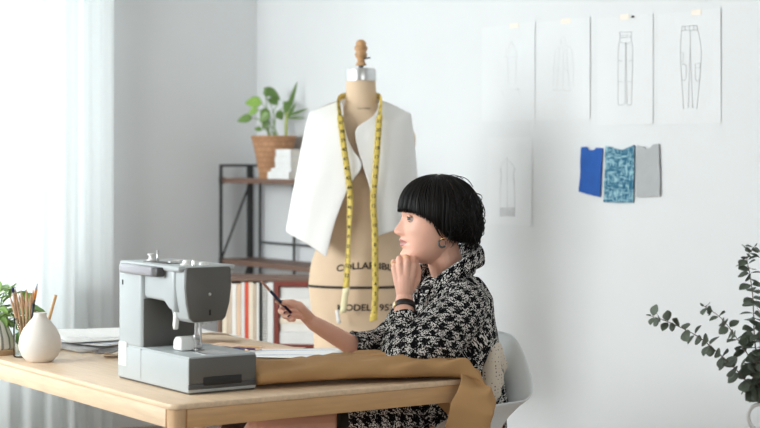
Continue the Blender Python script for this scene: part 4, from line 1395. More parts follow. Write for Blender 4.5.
def shell_pt(th, t):
    """th: 0 = +x (towards camera side), pi/2 = back (+y); t 0 seat centre .. 1 rim"""
    c, s = math.cos(th), math.sin(th)
    back = max(0, s) ; front = max(0, -s)
    side = abs(c)
    rim = .445 + .395 * sm(.55, 1.0, s) + .235 * sm(-.78, .1, s) * (1 - sm(.55, 1.0, s)) + .0
    if s > .1: rim = .68 + (.835 - .68) * sm(.45, .97, s)
    rx, ry = .205, .20
    k = min(1, t / .52)
    r0 = k ** .9
    q = max(0, (t - .52) / .48)
    zf = .415 + .018 * k * k
    z = zf + (rim - zf) * (q ** 1.15)
    flare = .050 * q + .055 * q ** 4 * (1 - .9 * sm(.5, .95, s))
    wx = rx * r0 + flare + .02 * sm(.45, .6, t)
    wy = (ry * r0 + flare * (1.1 if s > 0 else .45) + .02 * sm(.45, .6, t)) * (1.08 if s < 0 else 1)
    e = .82 - .30 * q
    return Vector((wx * math.copysign(abs(c) ** e, c), wy * math.copysign(abs(s) ** e, s) + .012 * q * back, z - .012 * q ** 6 * side))


b = bmesh.new()
rows = [[shell_pt(2 * PI * k / 56, t) for k in range(56)] for t in np.linspace(.02, 1, 26)]
V = grid(b, rows, True)
b.faces.new(V[0][::-1])
o = obj('shell', b, M['chair'], ch); solidify(o, .007, 0); subsurf(o, 1)
b = bmesh.new(); box(b, (-.11, -.11, .385), (.11, .11, .409), .008); obj('mount', b, M['char_plastic'], ch, angle=40)
for sx in (-1, 1):
    for sy in (-1, 1):
        b = bmesh.new(); tube(b, [Vector((.09 * sx, .09 * sy, .40)), Vector((.22 * sx, .22 * sy, 0))], [.014, .010], 12); obj('leg', b, M['woodleg'], ch, angle=50)

# dotted cushion between her back and the shell
cu0 = at(488.5, 371, 4.70)
cr = thing('cushion', 'cream dotted fabric cushion tucked between the coat and the chair back', 'cushion', cu0, YAW)
b = bmesh.new()
rows = []
for i in range(17):
    v = i / 16 * 2 - 1
    row = []
    for k in range(28):
        a = 2 * PI * k / 28
        e = (1 - abs(v) ** 2.6) ** .5
        wv = 1 + .12 * math.sin(3 * a + 4 * v) + .07 * math.sin(7 * a + 9 * v) + .25 * noise.noise(Vector((2 * math.cos(a), 2 * math.sin(a), v * 3)))
        row.append((.044 * e * math.cos(a) * wv, .13 * (.35 + .65 * e) * math.sin(a), .098 * v - .012 * math.sin(a * 2) * e))
    rows.append(row)
V = grid(b, rows, True); b.faces.new(V[0][::-1]); b.faces.new(V[-1])
obj('cover', b, M['dotted'], cr)

# ------------------------------------------------------------------ the camel cloth on the table
def cloth(stations, name, parent, m, nc=40, amp=.008, seed=0, freq=13):
    """stations: centre point, width vector, half height, along a path; a soft flattened roll with folds"""
    cs = smooth_path([s_[0] for s_ in stations], 9)
    ws = smooth_path([s_[1] for s_ in stations], 9)
    us = smooth_path([s_[2] for s_ in stations], 9)
    bb = bmesh.new()
    rows = []
    for i, (c, w, u) in enumerate(zip(cs, ws, us)):
        row = []
        prog = i / len(cs)
        for k in range(nc):
            a = 2 * PI * k / nc
            x = math.copysign(abs(math.cos(a)) ** .75, math.cos(a)); y = math.copysign(abs(math.sin(a)) ** .7, math.sin(a))
            p = c + w * x + u * y
            if math.sin(a) > -.55:
                n1 = noise.noise(Vector((p.x * freq + seed, p.y * freq * .45, p.z * freq)))
                n2 = noise.noise(Vector((p.x * freq * 2.6, p.y * freq * .7 + seed, p.z * freq * 2)))
                ridge = (1 - abs(n1) * 2.4) + .55 * math.sin(46 * (c.y * .8 + x * .10) + 5 * n1) * (.4 + n1)
                pk = 1 + 1.0 * sm(.34, .48, prog) - 1.65 * sm(.52, .66, prog)
                p = p + u.normalized() * pk * (amp * ridge + amp * .5 * n2) * min(1, (math.sin(a) + .6)) + w.normalized() * amp * .8 * n2 * x
            row.append(p)
        rows.append(row)
    V = grid(bb, rows, True)
    bb.faces.new(V[0][::-1]); bb.faces.new(V[-1])
    bmesh.ops.recalc_face_normals(bb, faces=bb.faces[:])
    return obj(name, bb, m, parent)


cl0 = Vector((-3.68, 2.36, TZ))
cl = thing('camel_fabric', 'camel brown fabric folded along the table edge and hanging over its corner', 'fabric', cl0)


def cpt(x, y, z):
    return Vector((x, y, z)) - cl0


def V3(x, y, z):
    return Vector((x, y, z))


CAX = lambda px, py, Y: at(px, py, Y) - cl0
st = [(cpt(-3.765, 2.094, .776), V3(.10, 0, 0), V3(0, 0, .020)),
      (cpt(-3.765, 2.12, .780), V3(.105, 0, 0), V3(0, 0, .025)),
      (cpt(-3.76, 2.24, .779), V3(.118, 0, 0), V3(0, 0, .023)),
      (cpt(-3.745, 2.36, .779), V3(.125, 0, 0), V3(0, 0, .023)),
      (cpt(-3.70, 2.46, .779), V3(.118, 0, 0), V3(0, 0, .024)),
      (cpt(-3.655, 2.54, .777), V3(.10, .02, 0), V3(0, 0, .022)),
      (CAX(453, 371, 4.445), RT * .050 - FW * .052, V3(0, 0, .017)),
      (CAX(473, 379.5, 4.41), RT * .042 - FW * .022 + V3(0, 0, -.022), V3(0, 0, .009) - FW * .004),
      (CAX(477.5, 391, 4.372), RT * .046 + V3(0, 0, -.024), V3(0, 0, .003) - FW * .008),
      (CAX(473, 405, 4.362), RT * .052 + V3(0, 0, -.012), -FW * .007),
      (CAX(470, 418, 4.360), RT * .056 + V3(0, 0, -.004), -FW * .006),
      (CAX(466, 434, 4.360), RT * .059, -FW * .006),
      (CAX(462, 470, 4.365), RT * .060, -FW * .006),
      (CAX(460, 500, 4.37), RT * .058, -FW * .005)]
cloth(st, 'folded_length', cl, M['camel'], amp=.0105, seed=3.1)
# thinner upper layer with folds towards the corner
st = [(cpt(-3.745, 2.44, .806), V3(.03, .01, 0), V3(0, 0, .004)),
      (cpt(-3.70, 2.50, .808), V3(.055, .03, -.004), V3(0, 0, .005)),
      (CAX(448, 364, 4.46), RT * .060 + V3(0, 0, -.004), V3(0, .001, .006)),
      (CAX(466, 373.5, 4.445), RT * .048 + V3(0, 0, -.024), V3(0, .001, .005)),
      (CAX(480, 386, 4.42), RT * .036 + V3(0, 0, -.030), V3(.003, -.001, .004))]
cloth(st, 'upper_layer', cl, M['camel'], amp=.005, seed=8.7, freq=18)
# inner flap that hangs behind the apron
st = [(cpt(-3.70, 2.673, .745), V3(.080, 0, 0), V3(0, .004, 0)), (cpt(-3.70, 2.673, .69), V3(.078, 0, -.008), V3(0, .004, 0)),
      (cpt(-3.685, 2.673, .655), V3(.058, 0, -.018), V3(0, .004, 0)), (cpt(-3.655, 2.673, .632), V3(.022, 0, -.012), V3(0, .003, 0))]
cloth(st, 'hanging_flap', cl, M['camel'], amp=.003, seed=5.2)
# ------------------------------------------------------------------ the woman
WY = 4.70
WX0 = (440 - 380) / FPX * WY


def w(px, py, d=0.0):
    """point in her own frame (x to the camera's right, y away from it, z up) seen at a photo pixel"""
    Y = WY + d
    return Vector(((px - 380) / FPX * Y - WX0, d, 1.32 - (py - 160) / FPX * Y))


woman = thing('person', 'seated woman in a black and white tweed coat, chin on hand, holding out a pencil', 'person', wo, YAW)
K = WY / FPX


# ---- head: horizontal slices; f forward from the ear axis, s sideways, h up from the chin
HY = np.array([263.5, 262, 259.5, 257, 254.5, 252, 249, 246.5, 245, 243.4, 241.8, 240.6, 239, 237.2, 235.5, 234, 232.5, 231, 229.5, 227, 224, 221, 218, 215.5, 213, 209, 203, 196, 190, 184, 180, 177.5, 176])
HF = np.array([.050, .070, .0905, .1015, .1045, .1040, .1010, .1010, .1015, .1015, .1015, .1015, .1020, .1020, .1020, .1025, .1025, .1025, .1020, .1005, .0992, .0985, .0985, .1000, .1030, .1070, .1075, .1030, .0930, .0760, .055, .035, .008])
HB = np.array([.030, .020, .008, -.004, -.012, -.018, -.024, -.029, -.032, -.035, -.038, -.040, -.043, -.046, -.05, -.053, -.056, -.059, -.062, -.067, -.072, -.076, -.080, -.083, -.085, -.087, -.087, -.084, -.078, -.066, -.05, -.033, -.006])
HW_ = np.array([.012, .022, .0340, .0400, .0450, .049, .0535, .0560, .0575, .0588, .0600, .0610, .0622, .0634, .0644, .0652, .066, .0668, .0675, .0685, .0695, .0702, .0707, .0711, .0715, .072, .0728, .0715, .068, .058, .044, .028, .006])
YH = lambda y: (259.5 - y) * K


def g(x, s_):
    return math.exp(-(x / s_) ** 2)


def center_bump(y, s):
    """lips, nose and chin along the middle of the face"""
    nose = np.interp(y, [213, 215.5, 218, 221, 224, 227, 229.5, 231, 232.8, 234.2, 235.4, 236.5], [0, .0018, .0050, .0095, .0142, .0190, .0222, .0225, .0205, .0150, .007, 0])
    nw = np.interp(y, [215, 222, 228, 231, 235], [.0075, .0078, .0098, .0112, .012])
    ala = .0078 * g(y - 232.2, 2.3)
    lipu = np.interp(y, [235.5, 237, 238.4, 239.6, 240.6, 241.6, 242.4], [.003, .006, .0100, .0122, .0112, .0060, .0040])
    lipl = np.interp(y, [241.8, 243, 244.2, 245.4, 246.6, 248.5], [.004, .0080, .0102, .0098, .0060, .0])
    chin = .0055 * g(y - 253.8, 4.0)
    return (float(nose) * g(s, nw) + ala * (g(s - .0135, .006) + g(s + .0135, .006)) + (float(lipu) * g(s, .0185) + float(lipl) * g(s, .0165)) + chin * g(s, .022))


hb = bmesh.new()
rows = []
ylist = list(np.linspace(263.5, 250, 14)) + list(np.linspace(249.3, 212, 62)) + list(np.linspace(211, 178, 24)) + [177, 176.2]
for y in ylist:
    F, B_, W_ = (float(np.interp(-y, -HY, q)) for q in (HF, HB, HW_))
    cf = B_ + (F - B_) * .48
    row = []
    for k in range(96):
        # finer steps over the face
        u = k / 96 * 2 - 1
        th = PI * (abs(u) ** 1.35) * (1 if u >= 0 else -1)
        s = W_ * math.copysign(abs(math.sin(th)) ** .88, math.sin(th))
        ct = math.cos(th)
        if ct >= 0:
            f = cf + (F - cf) * ct ** .78
            # sockets, cheek bones and the bump of nose and lips
            f -= .0060 * g(y - 218.3, 4.2) * (g(s - .031, .0150) + g(s + .031, .0150))
            f += .0030 * g(y - 228, 6) * (g(s - .043, .016) + g(s + .043, .016))
            f += center_bump(y, s)
            f -= .0025 * g(y - 241.5, 3) * (g(s - .027, .006) + g(s + .027, .006))
        else:
            f = cf + (cf - B_) * ct * abs(ct) ** -.12
        row.append((f, s, YH(y)))
    rows.append(row)
V = grid(hb, rows, True)
hb.faces.new(V[0][::-1]); hb.faces.new(V[-1])
bmesh.ops.recalc_face_normals(hb, faces=hb.faces[:])
# ears
for sd in (-1, 1):
    ptsE = [Vector((-.012 + .017 * math.cos(a), sd * (.069 + .006 * math.cos(a * .5)), YH(226) + .029 * math.sin(a))) for a in np.linspace(-1.9, 3.2, 12)]
    tube(hb, ptsE, [.0045 + .002 * math.sin(k / 11 * PI) for k in range(12)], 8, dome=True)
    tube(hb, [Vector((-.006, sd * .067, YH(232))), Vector((-.006, sd * .072, YH(236)))], [.007, .006], 8, dome=True)
TURN = R(8)
hc = w(441, 259.5, 0.0)
HM = Matrix.Translation(hc) @ Matrix(((-math.cos(TURN), math.sin(TURN), 0, 0), (-math.sin(TURN), -math.cos(TURN), 0, 0), (0, 0, 1, 0), (0, 0, 0, 1)))
# columns: f -> (-cos,-sin), s -> (sin,-cos): +s is her left, towards the camera


def H(f, s, h):
    return HM @ Vector((f, s, h))


hb.transform(HM)
bmesh.ops.recalc_face_normals(hb, faces=hb.faces[:])

body = bmesh.new()
me = bpy.data.meshes.new('t'); hb.to_mesh(me); hb.free(); body.from_mesh(me); bpy.data.meshes.remove(me)
# neck
tube(body, smooth_path([w(441, 240, .0), w(444, 258, .01), w(449, 276, .02), w(454, 296, .03)], 4), [.046] * 4 + [.048] * 4 + [.054] * 4 + [.066], 20, dome=True)
# trapezius and torso under the coat
def ell(bm, c, rx, ry, rz, rot=0, n=20):
    g_ = bmesh.ops.create_icosphere(bm, subdivisions=3, radius=1)
    mm = Matrix.Translation(c) @ Matrix.Rotation(rot, 4, 'Z') @ Matrix.Diagonal((rx, ry, rz, 1))
    for v in g_['verts']: v.co = mm @ v.co


TR = R(28)      # how far her chest is turned towards the camera from pure profile
fdir = Vector((-math.cos(TR), -math.sin(TR), 0)); ldir = Vector((math.sin(TR), -math.cos(TR), 0))


def loft(bm, secs, n=32, e=.9):
    """secs: centre, lateral radius, forward radius, backward radius"""
    rows = []
    for c, rl, rf, rb in secs:
        row = []
        for k in range(n):
            a = 2 * PI * k / n
            x, y = math.cos(a), math.sin(a)
            x = math.copysign(abs(x) ** e, x); y = math.copysign(abs(y) ** e, y)
            row.append(c + ldir * rl * x + fdir * (rf if y > 0 else rb) * y)
        rows.append(row)
    V = grid(bm, rows, True); bm.faces.new(V[0][::-1]); bm.faces.new(V[-1])


tc = lambda px, py, d=.03: w(px, py, d)
loft(body, [(tc(458, 445, .08), .14, .10, .11), (tc(456, 420, .07), .165, .11, .11), (tc(452, 380, .05), .135, .095, .095), (tc(450, 340, .04), .15, .10, .095), (tc(450, 310, .03), .16, .09, .09), (tc(451, 293, .03), .15, .07, .075), (tc(452, 284, .03), .09, .055, .06)])
# arms: left (camera side) bent up to the chin, right reaching forward with the pencil
Lsh, Lel, Lwr = w(459, 316, -.10), w(402, 366, -.22), w(404.5, 299, -.085)
Rsh, Rel, Rwr = w(430, 300, .16), w(378, 361, .02), w(312.5, 322.5, -.10)
tube(body, smooth_path([Lsh, Lsh.lerp(Lel, .5), Lel], 5), [.042] * 3 + [.042] * 4 + [.038] * 4, 14, dome=True)
tube(body, smooth_path([Lel, Lel.lerp(Lwr, .35), Lel.lerp(Lwr, .75), Lwr], 5), [.037 - .013 * k / 15 for k in range(16)], 16, dome=True)
tube(body, smooth_path([Rsh, Rsh.lerp(Rel, .5), Rel], 5), [.048] * 3 + [.044] * 4 + [.038] * 4, 14, dome=True)
tube(body, smooth_path([Rel, Rel.lerp(Rwr, .35), Rel.lerp(Rwr, .75), Rwr], 5), [.033 - .0135 * k / 15 for k in range(16)], 16, dome=True)


def finger(bm, pts, r0, r1):
    p = smooth_path(pts, 4)
    n = len(p)
    rad = []
    for k in range(n):
        t = k / (n - 1)
        r = r0 + (r1 - r0) * t
        # slightly thicker at the joints
        rad.append(r * (1 + .05 * math.cos(t * (len(pts) - 1) * 2 * PI)))
    tube(bm, p, rad, 10, dome=True)


# left hand under the chin: back of the hand to the left, fingers curled over towards the throat
mcL = [w(394.5, 268.0, -.078), w(400.0, 264.3, -.086), w(407.0, 263.0, -.088), w(413.8, 265.0, -.082)]
for m_ in mcL:
    tube(body, [Lwr, Lwr.lerp(m_, .5), m_], [.0195, .0150, .0100], 12, dome=True)
tube(body, [w(404.8, 292, -.085), w(404.6, 281, -.080), w(404.5, 271, -.076)], [.022, .0245, .020], 14, dome=True)
pip = [w(393.8, 262.0, -.052), w(399.3, 258.6, -.056), w(406.2, 257.4, -.056), w(413.0, 259.2, -.052)]
dip = [w(395.5, 267.5, -.034), w(400.5, 264.5, -.035), w(407.0, 263.5, -.034), w(413.5, 265.0, -.032)]
tipL = [w(397.5, 274.0, -.038), w(402.0, 271.5, -.038), w(408.0, 270.5, -.038), w(413.5, 271.0, -.037)]
for a_, b_, c_, d_, r in zip(mcL, pip, dip, tipL, (.0080, .0088, .0092, .0090)):
    finger(body, [a_, b_, c_, d_], r * 1.06, r * .82)
finger(body, [w(411.0, 289, -.075), w(416.5, 280, -.062), w(418.0, 270.5, -.052), w(416.0, 263.5, -.044)], .0125, .0085)
# right hand pinching the pencil
mcR = [w(299.5, 304.8, -.070), w(300.5, 309, -.088), w(302, 313.5, -.106), w(304, 317.5, -.122)]
for m_ in mcR:
    tube(body, [Rwr, Rwr.lerp(m_, .5), m_], [.0175, .0140, .0098], 12, dome=True)
tube(body, [w(312, 322, -.10), w(306, 316, -.098), w(302, 311, -.096)], [.0185, .0185, .0145], 14, dome=True)
finger(body, [mcR[0], w(290.5, 302.8, -.066), w(283.5, 303.5, -.085), w(277.3, 301.3, -.118)], .0090, .0070)
finger(body, [mcR[1], w(287.0, 306.5, -.082), w(280.6, 311.0, -.104), w(285.0, 313.2, -.128)], .0090, .0072)
finger(body, [mcR[2], w(290.0, 311.5, -.100), w(284.5, 316.0, -.120), w(289.0, 316.8, -.142)], .0086, .0070)
finger(body, [mcR[3], w(294.5, 316.0, -.118), w(289.5, 319.5, -.132), w(293.5, 319.6, -.150)], .0078, .0064)
finger(body, [w(308.5, 315.5, -.125), w(300.5, 307.3, -.146), w(292.5, 302.8, -.143), w(284.0, 302.6, -.128)], .0120, .0078)
# legs: thighs forward under the table, shins down to the floor
for dd, kx, ty in ((-.050, 264, 437), (.115, 282, 440)):
    hip, knee = w(452, 434, dd + .06), w(kx, ty, dd - .03)
    tube(body, smooth_path([hip, hip.lerp(knee, .5) + Vector((0, 0, .006)), knee], 6), [.076 - .015 * k / 12 for k in range(13)], 20, dome=True)
    ank = Vector((knee.x + .03, knee.y + .02, .085))
    tube(body, smooth_path([knee, knee.lerp(ank, .35) + Vector((.012, 0, 0)), ank], 6), [.054 - .022 * k / 12 for k in range(13)], 16, dome=True)
    tube(body, smooth_path([ank + Vector((.02, 0, -.035)), ank + Vector((-.06, -.02, -.05)), ank + Vector((-.15, -.05, -.065))], 5), [.036, .036, .035, .034, .034, .033, .032, .03, .028, .024, .018], 14, dome=True)
body = remeshed(body, .0020, 2, .5)
# lips: their own colour, a pigment of the skin
hmi = HM.inverted()
for f in body.faces:
    f.smooth = True
    q = hmi @ f.calc_center_median()
    y = 259.5 - q.z / K
    if q.x > .085 and abs(q.y) < .024:
        wl = 1 - (abs(q.y) / .024) ** 2
        if 242 - 3.7 * wl * (1 - .18 * g(q.y, .004)) < y < 242.2 + 4.2 * wl:
            f.material_index = 1
obj('body', body, [M['skin'], M['lip']], woman)

# ---- eyes
for sd in (1, -1):
    c = H(.0860, sd * .0290, YH(218.6))
    b = bmesh.new(); ell(b, c, .0118, .0118, .0118)
    eye = obj('eye', b, M['eye_white'], woman)
    gz = (HM.to_3x3() @ Vector((1, .45, .02))).normalized()
    b = bmesh.new()
    q = gz.to_track_quat('Z', 'Y').to_matrix().to_4x4()
    lathe(b, [(.0072, 0), (.0064, .0018), (.0034, .0028), (0, .0030)], 20); b.transform(Matrix.Translation(c + gz * .0096) @ q); obj('iris', b, M['iris'], eye)
    b = bmesh.new()
    up_ = [H(.0860 + .0128 * math.cos(a) * 1.0, sd * .0290 + .0128 * math.sin(a), YH(218.6) + .0040 + .0022 * math.cos(a * 1.6)) for a in np.linspace(-1.05, 1.05, 9)]
    tube(b, up_, [.0005, .0009, .0013, .0015, .0016, .0016, .0015, .0012, .0006], 6); obj('upper_lashes', b, M['lash'], eye)
    b = bmesh.new()
    rows = [[H(.0855 + (.0127 + .0004 * j) * math.cos(a), sd * .0290 + .0127 * math.sin(a), YH(218.6) + .0042 + .0021 * math.cos(a * 1.6) + .0032 * j) for a in np.linspace(-1.15, 1.15, 10)] for j in range(3)]
    grid(b, rows); o = obj('upper_lid', b, M['skin'], eye); solidify(o, .001)
    b = bmesh.new()
    lo_ = [H(.0860 + .0125 * math.cos(a), sd * .0290 + .0125 * math.sin(a), YH(218.6) - .0045 + .0012 * abs(a)) for a in np.linspace(-1.0, 1.0, 9)]
    tube(b, lo_, .0011, 6, dome=True); obj('lower_lid', b, M['skin'], eye)
    b = bmesh.new(); br = [H(.103 - .010 * abs(t), sd * (.018 + .032 * t), YH(212.2) + .003 * math.sin(PI * t)) for t in np.linspace(0, 1, 7)]
    tube(b, br, [.0012, .0019, .002, .002, .0018, .0014, .0006], 6); obj('eyebrow', b, M['hair2'], woman)
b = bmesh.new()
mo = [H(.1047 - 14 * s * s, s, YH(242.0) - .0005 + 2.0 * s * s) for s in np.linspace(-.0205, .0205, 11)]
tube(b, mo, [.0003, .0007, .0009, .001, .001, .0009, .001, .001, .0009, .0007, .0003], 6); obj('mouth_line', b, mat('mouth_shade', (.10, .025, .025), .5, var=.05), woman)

# ---- hair: a rounded bob with a straight fringe
HCx, HCh = .006, YH(212)


def hair_low(a):
    """lower edge of the hair (photo row) at azimuth a (0 = brow, pi = nape)"""
    d = abs(math.degrees(a))
    return float(np.interp(d, [0, 25, 40, 52, 62, 74, 84, 92, 105, 125, 150, 180], [211.3, 211.5, 213, 216, 219.5, 225.5, 231, 236, 240, 242.5, 243, 243]))


def hair_pt(a, el, off=0.0):
    ca, sa = math.cos(a), math.sin(a)
    ce, se = math.cos(el), math.sin(el)
    rf = .1115 if ca > 0 else (.1140 + .008 * sm(0, -.45, se))
    rs = .0935
    ru = .1015 if se > 0 else (.1200 if ca > 0 else .130)
    x, y, z = ce * ca / rf, ce * sa / rs, se / ru
    n = 2.25 if ca > 0 or se < 0 else 2.05
    r = (abs(x) ** n + abs(y) ** n + abs(z) ** n) ** (-1 / n) + off
    return Vector((HCx + r * ce * ca, r * ce * sa, HCh + r * se))


def el_min(a):
    hl = (212 - hair_low(a)) * K
    lo, hi = -1.4, 1.5
    for _ in range(30):
        m_ = (lo + hi) / 2
        if hair_pt(a, m_).z - HCh < hl: lo = m_
        else: hi = m_
    return lo


b = bmesh.new()
rows = []
NA = 72
els = [el_min(2 * PI * k / NA - PI) for k in range(NA)]
for t in np.linspace(0, 1, 26):
    row = []
    for k in range(NA):
        a = 2 * PI * k / NA - PI
        el = els[k] + (1.5 - els[k]) * t
        row.append(hair_pt(a, el, -.005 - .008 * (1 - t) ** 6 * (1 if abs(a) < 1.2 else 0)))
    rows.append(row)
inner = []
for k in range(NA):
    a = 2 * PI * k / NA - PI
    p = hair_pt(a, els[k] + .03)
    inner.append((Vector((HCx, 0, p.z)) + (p - Vector((HCx, 0, p.z))) * (.80 if abs(a) < 1.3 else .55)) + Vector((0, 0, .012)))
V = grid(b, [inner] + rows, True)
b.faces.new(V[-1]); b.faces.new(V[0][::-1])
b.transform(HM)
bmesh.ops.recalc_face_normals(b, faces=b.faces[:])
hair = obj('hair', b, M['hair2'], woman)
b = bmesh.new()
rnd = random.Random(21)
for k in range(1250):
    a = rnd.uniform(-PI, PI)
    d = abs(math.degrees(a))
    e0 = rnd.uniform(.75, 1.5) if rnd.random() < .7 else rnd.uniform(.3, 1.2)
    e1 = el_min(a) - (rnd.uniform(-.015, .02) if d < 60 else rnd.uniform(-.05, .06))
    off = rnd.uniform(-.003, .003) + (.004 * noise.noise(Vector((math.cos(a) * 5, math.sin(a) * 5, 1))) if d > 80 else 0)
    n = 11
    pts = []
    wig = rnd.uniform(0, 6); amp = 0 if d < 62 else .006 * sm(62, 140, d)
    for i in range(n):
        t = i / (n - 1)
        el = e0 + (e1 - e0) * t
        da = amp * 5 * t * t * math.sin(wig + t * 5)
        # hair at the crown falls from the parting slightly forwards
        p = hair_pt(a + da + .03 * math.sin(wig) * (1 - t), el, off + amp * 1.2 * t * math.sin(wig + 7 * t))
        pts.append(HM @ p)
    r = rnd.uniform(.0011, .0021)
    tube(b, pts, [r * (.6 + .4 * math.sin(PI * min(1, .2 + i / n))) * (1 if i < n - 1 else .3) for i in range(n)], 4)
obj('strands', b, M['hair'], hair)
# loose curls at the back and above the ear, and flyaway wisps on the crown
b = bmesh.new()
for k in range(95):
    a = rnd.choice((-1, 1)) * rnd.uniform(1.75, PI)
    el = rnd.uniform(-.55, .55)
    p = hair_pt(a, el, .0)
    pts = []
    ph_ = rnd.uniform(0, 6)
    L_ = rnd.uniform(.03, .06)
    for i in range(10):
        t = i / 9
        q = hair_pt(a + .12 * math.sin(ph_ + 4 * t), el - L_ * 9 * t * .9, .004 + .008 * math.sin(PI * t) * abs(math.sin(ph_)) + .003 * math.sin(9 * t + ph_))
        pts.append(HM @ q)
    tube(b, pts, [.0016 * (1 - .6 * i / 9) for i in range(10)], 4)
for (p0, p1, p2, p3) in (((452, 178), (460, 176.5), (468, 180), (473, 187)), ((457, 180), (464, 181), (471, 188), (474, 194)), ((446, 176.5), (452, 175), (458, 176), (463, 179)), ((476, 196), (482, 203), (485, 212), (483, 221)), ((474, 224), (480, 230), (479, 237), (473, 238)),
                         ((470, 232), (475, 236), (474, 241), (468, 242))):
    tube(b, smooth_path([w(*p0, .0), w(*p1, .0), w(*p2, .005), w(*p3, .01)], 5), .0012, 5)
obj('loose_curls', b, M['hair'], hair)
b = bmesh.new()
for (p0, p1, p2) in (((436, 226), (439.5, 234), (443, 238)), ((440, 229), (442.5, 235.5), (447.5, 236.5)), ((434, 225), (437, 231), (440, 236))):
    tube(b, smooth_path([w(*p0, -.083), w(*p1, -.080), w(*p2, -.074)], 5), .0014, 5)
obj('ear_wisps', b, M['hair'], hair)
# hoop earring with dangling pearls
ec = w(442.3, 243.3, -.078)
b = bmesh.new(); tube(b, [ec + Vector((.0095 * math.cos(a), .003 * math.sin(a), .0110 * math.sin(a))) for a in np.linspace(1.0, 2 * PI + .5, 22)], [.0016 + .0012 * math.sin(k / 21 * PI) for k in range(22)], 8, dome=True)
er = obj('earring', b, M['char_plastic'], woman)
b = bmesh.new(); tube(b, [ec + Vector((-.004, 0, .012)), ec + Vector((.004, -.004, .014)), ec + Vector((.012, -.006, .017))], .0013, 6, dome=True); obj('earring_bar', b, M['gold'], er)

# ---- coat
cb = bmesh.new()
loft(cb, [(w(455, 440, .07), .145, .15, .145), (w(455, 420, .07), .150, .14, .138), (w(453, 395, .05), .175, .14, .130), (w(450, 365, .04), .175, .13, .122), (w(448, 335, .03), .180, .12, .116), (w(449, 312, .03), .178, .11, .100), (w(451, 296, .03), .160, .095, .088), (w(453, 284, .03), .122, .080, .074), (w(453, 276, .025), .085, .066, .066)])
# sleeves: wide, turned at the elbow
Ls2, Le2 = w(462, 311, -.125), w(405, 360, -.225)
tube(cb, smooth_path([w(458, 300, -.06), Ls2, Ls2.lerp(Le2, .55) + Vector((.01, -.01, -.002)), Le2 + Vector((.01, 0, .008))], 6), [.060] * 4 + [.070] * 5 + [.076] * 5 + [.07] * 5, 20, dome=True)
tube(cb, smooth_path([Le2 + Vector((.01, 0, .01)), w(403.0, 343, -.195), w(405, 328, -.150)], 6), [.062 - .016 * k / 12 for k in range(13)], 20, dome=False)
Rs2, Re2 = w(432, 302, .13), w(386, 346, .03)
tube(cb, smooth_path([w(445, 295, .08), Rs2, Rs2.lerp(Re2, .55), Re2], 6), [.068] * 4 + [.072] * 5 + [.066] * 5 + [.058] * 5, 20, dome=True)
tube(cb, smooth_path([Re2, w(371, 348, -.005), w(354, 347, -.030)], 6), [.060 - .018 * k / 12 for k in range(13)], 20, dome=False)
# lap and skirt of the coat over the thighs
lp = []
for px, py, rl, rz in ((462, 425, .135, .115), (430, 424, .155, .105), (400, 425, .20, .100), (372, 427, .195, .095), (352, 429, .19, .090), (344, 430, .185, .086)):
    lp.append((w(px, py, .032 if px < 410 else .06), rl * .82, rz))
rows = []
for c, rl, rz in lp:
    rows.append([c + Vector((0, rl * math.copysign(abs(math.cos(a)) ** .8, math.cos(a)), rz * math.sin(a) * (1 if math.sin(a) > 0 else 1.15))) for a in np.linspace(0, 2 * PI, 33)[:-1]])
V = grid(cb, rows, True); cb.faces.new(V[0][::-1]); cb.faces.new(V[-1])
bmesh.ops.recalc_face_normals(cb, faces=cb.faces[:])
cb = remeshed(cb, .0075, 4, .5)
for v in cb.verts:
    p = v.co
    fold = noise.noise(Vector((p.x * 9, p.y * 9, p.z * 6)))
    fold2 = noise.noise(Vector((p.x * 20 + 4, p.y * 20, p.z * 13)))
    # pulled folds running from the elbow to the shoulder
    run = math.sin((p.x * .75 + p.z * .9) * 62 + 3 * fold)
    v.co += v.normal * (.007 * fold + .0035 * fold2 + .0022 * run)
UVL = cb.loops.layers.uv.new('UVMap')
axis = [(w(455, 440, .07), w(452, 276, .03), 0, .16), (Ls2, Le2, 1, .085), (Le2, w(405, 316, -.125), 2, .07), (Rs2, Re2, 3, .075), (Re2, w(354, 347, -.03), 4, .06), (w(450, 425, .03), w(344, 430, .03), 5, .13)]
ax_f = []
for a_, b_, i_, r_ in axis:
    t_ = (b_ - a_).normalized(); u_ = Vector((0, 1, 0)) - t_ * t_.y; u_.normalize()
    ax_f.append((a_, b_, t_, u_, t_.cross(u_), r_))
for f in cb.faces:
    f.smooth = True
    c = f.calc_center_median()
    best, bi = 1e9, 0
    for i_, (a_, b_, t_, u_, v_, r_) in enumerate(ax_f):
        s_ = min(max((c - a_).dot(t_), 0), (b_ - a_).length)
        dd = abs((c - a_ - t_ * s_).length - r_) + (0 if i_ else .004)
        if dd < best: best, bi = dd, i_
    a_, b_, t_, u_, v_, r_ = ax_f[bi]
    # the cut between start and end of the girth lies on the side away from the camera
    ac = None
    for l in f.loops:
        q = l.vert.co - a_
        an = math.atan2(q.dot(v_), -q.dot(u_))
        if ac is None: ac = an
        while an - ac > PI: an -= 2 * PI
        while an - ac < -PI: an += 2 * PI
        rr = r_
        l[UVL].uv = (an * rr + bi * .37, q.dot(t_) + bi * .21)
coat = obj('tweed_coat', cb, M['tweed'], woman)

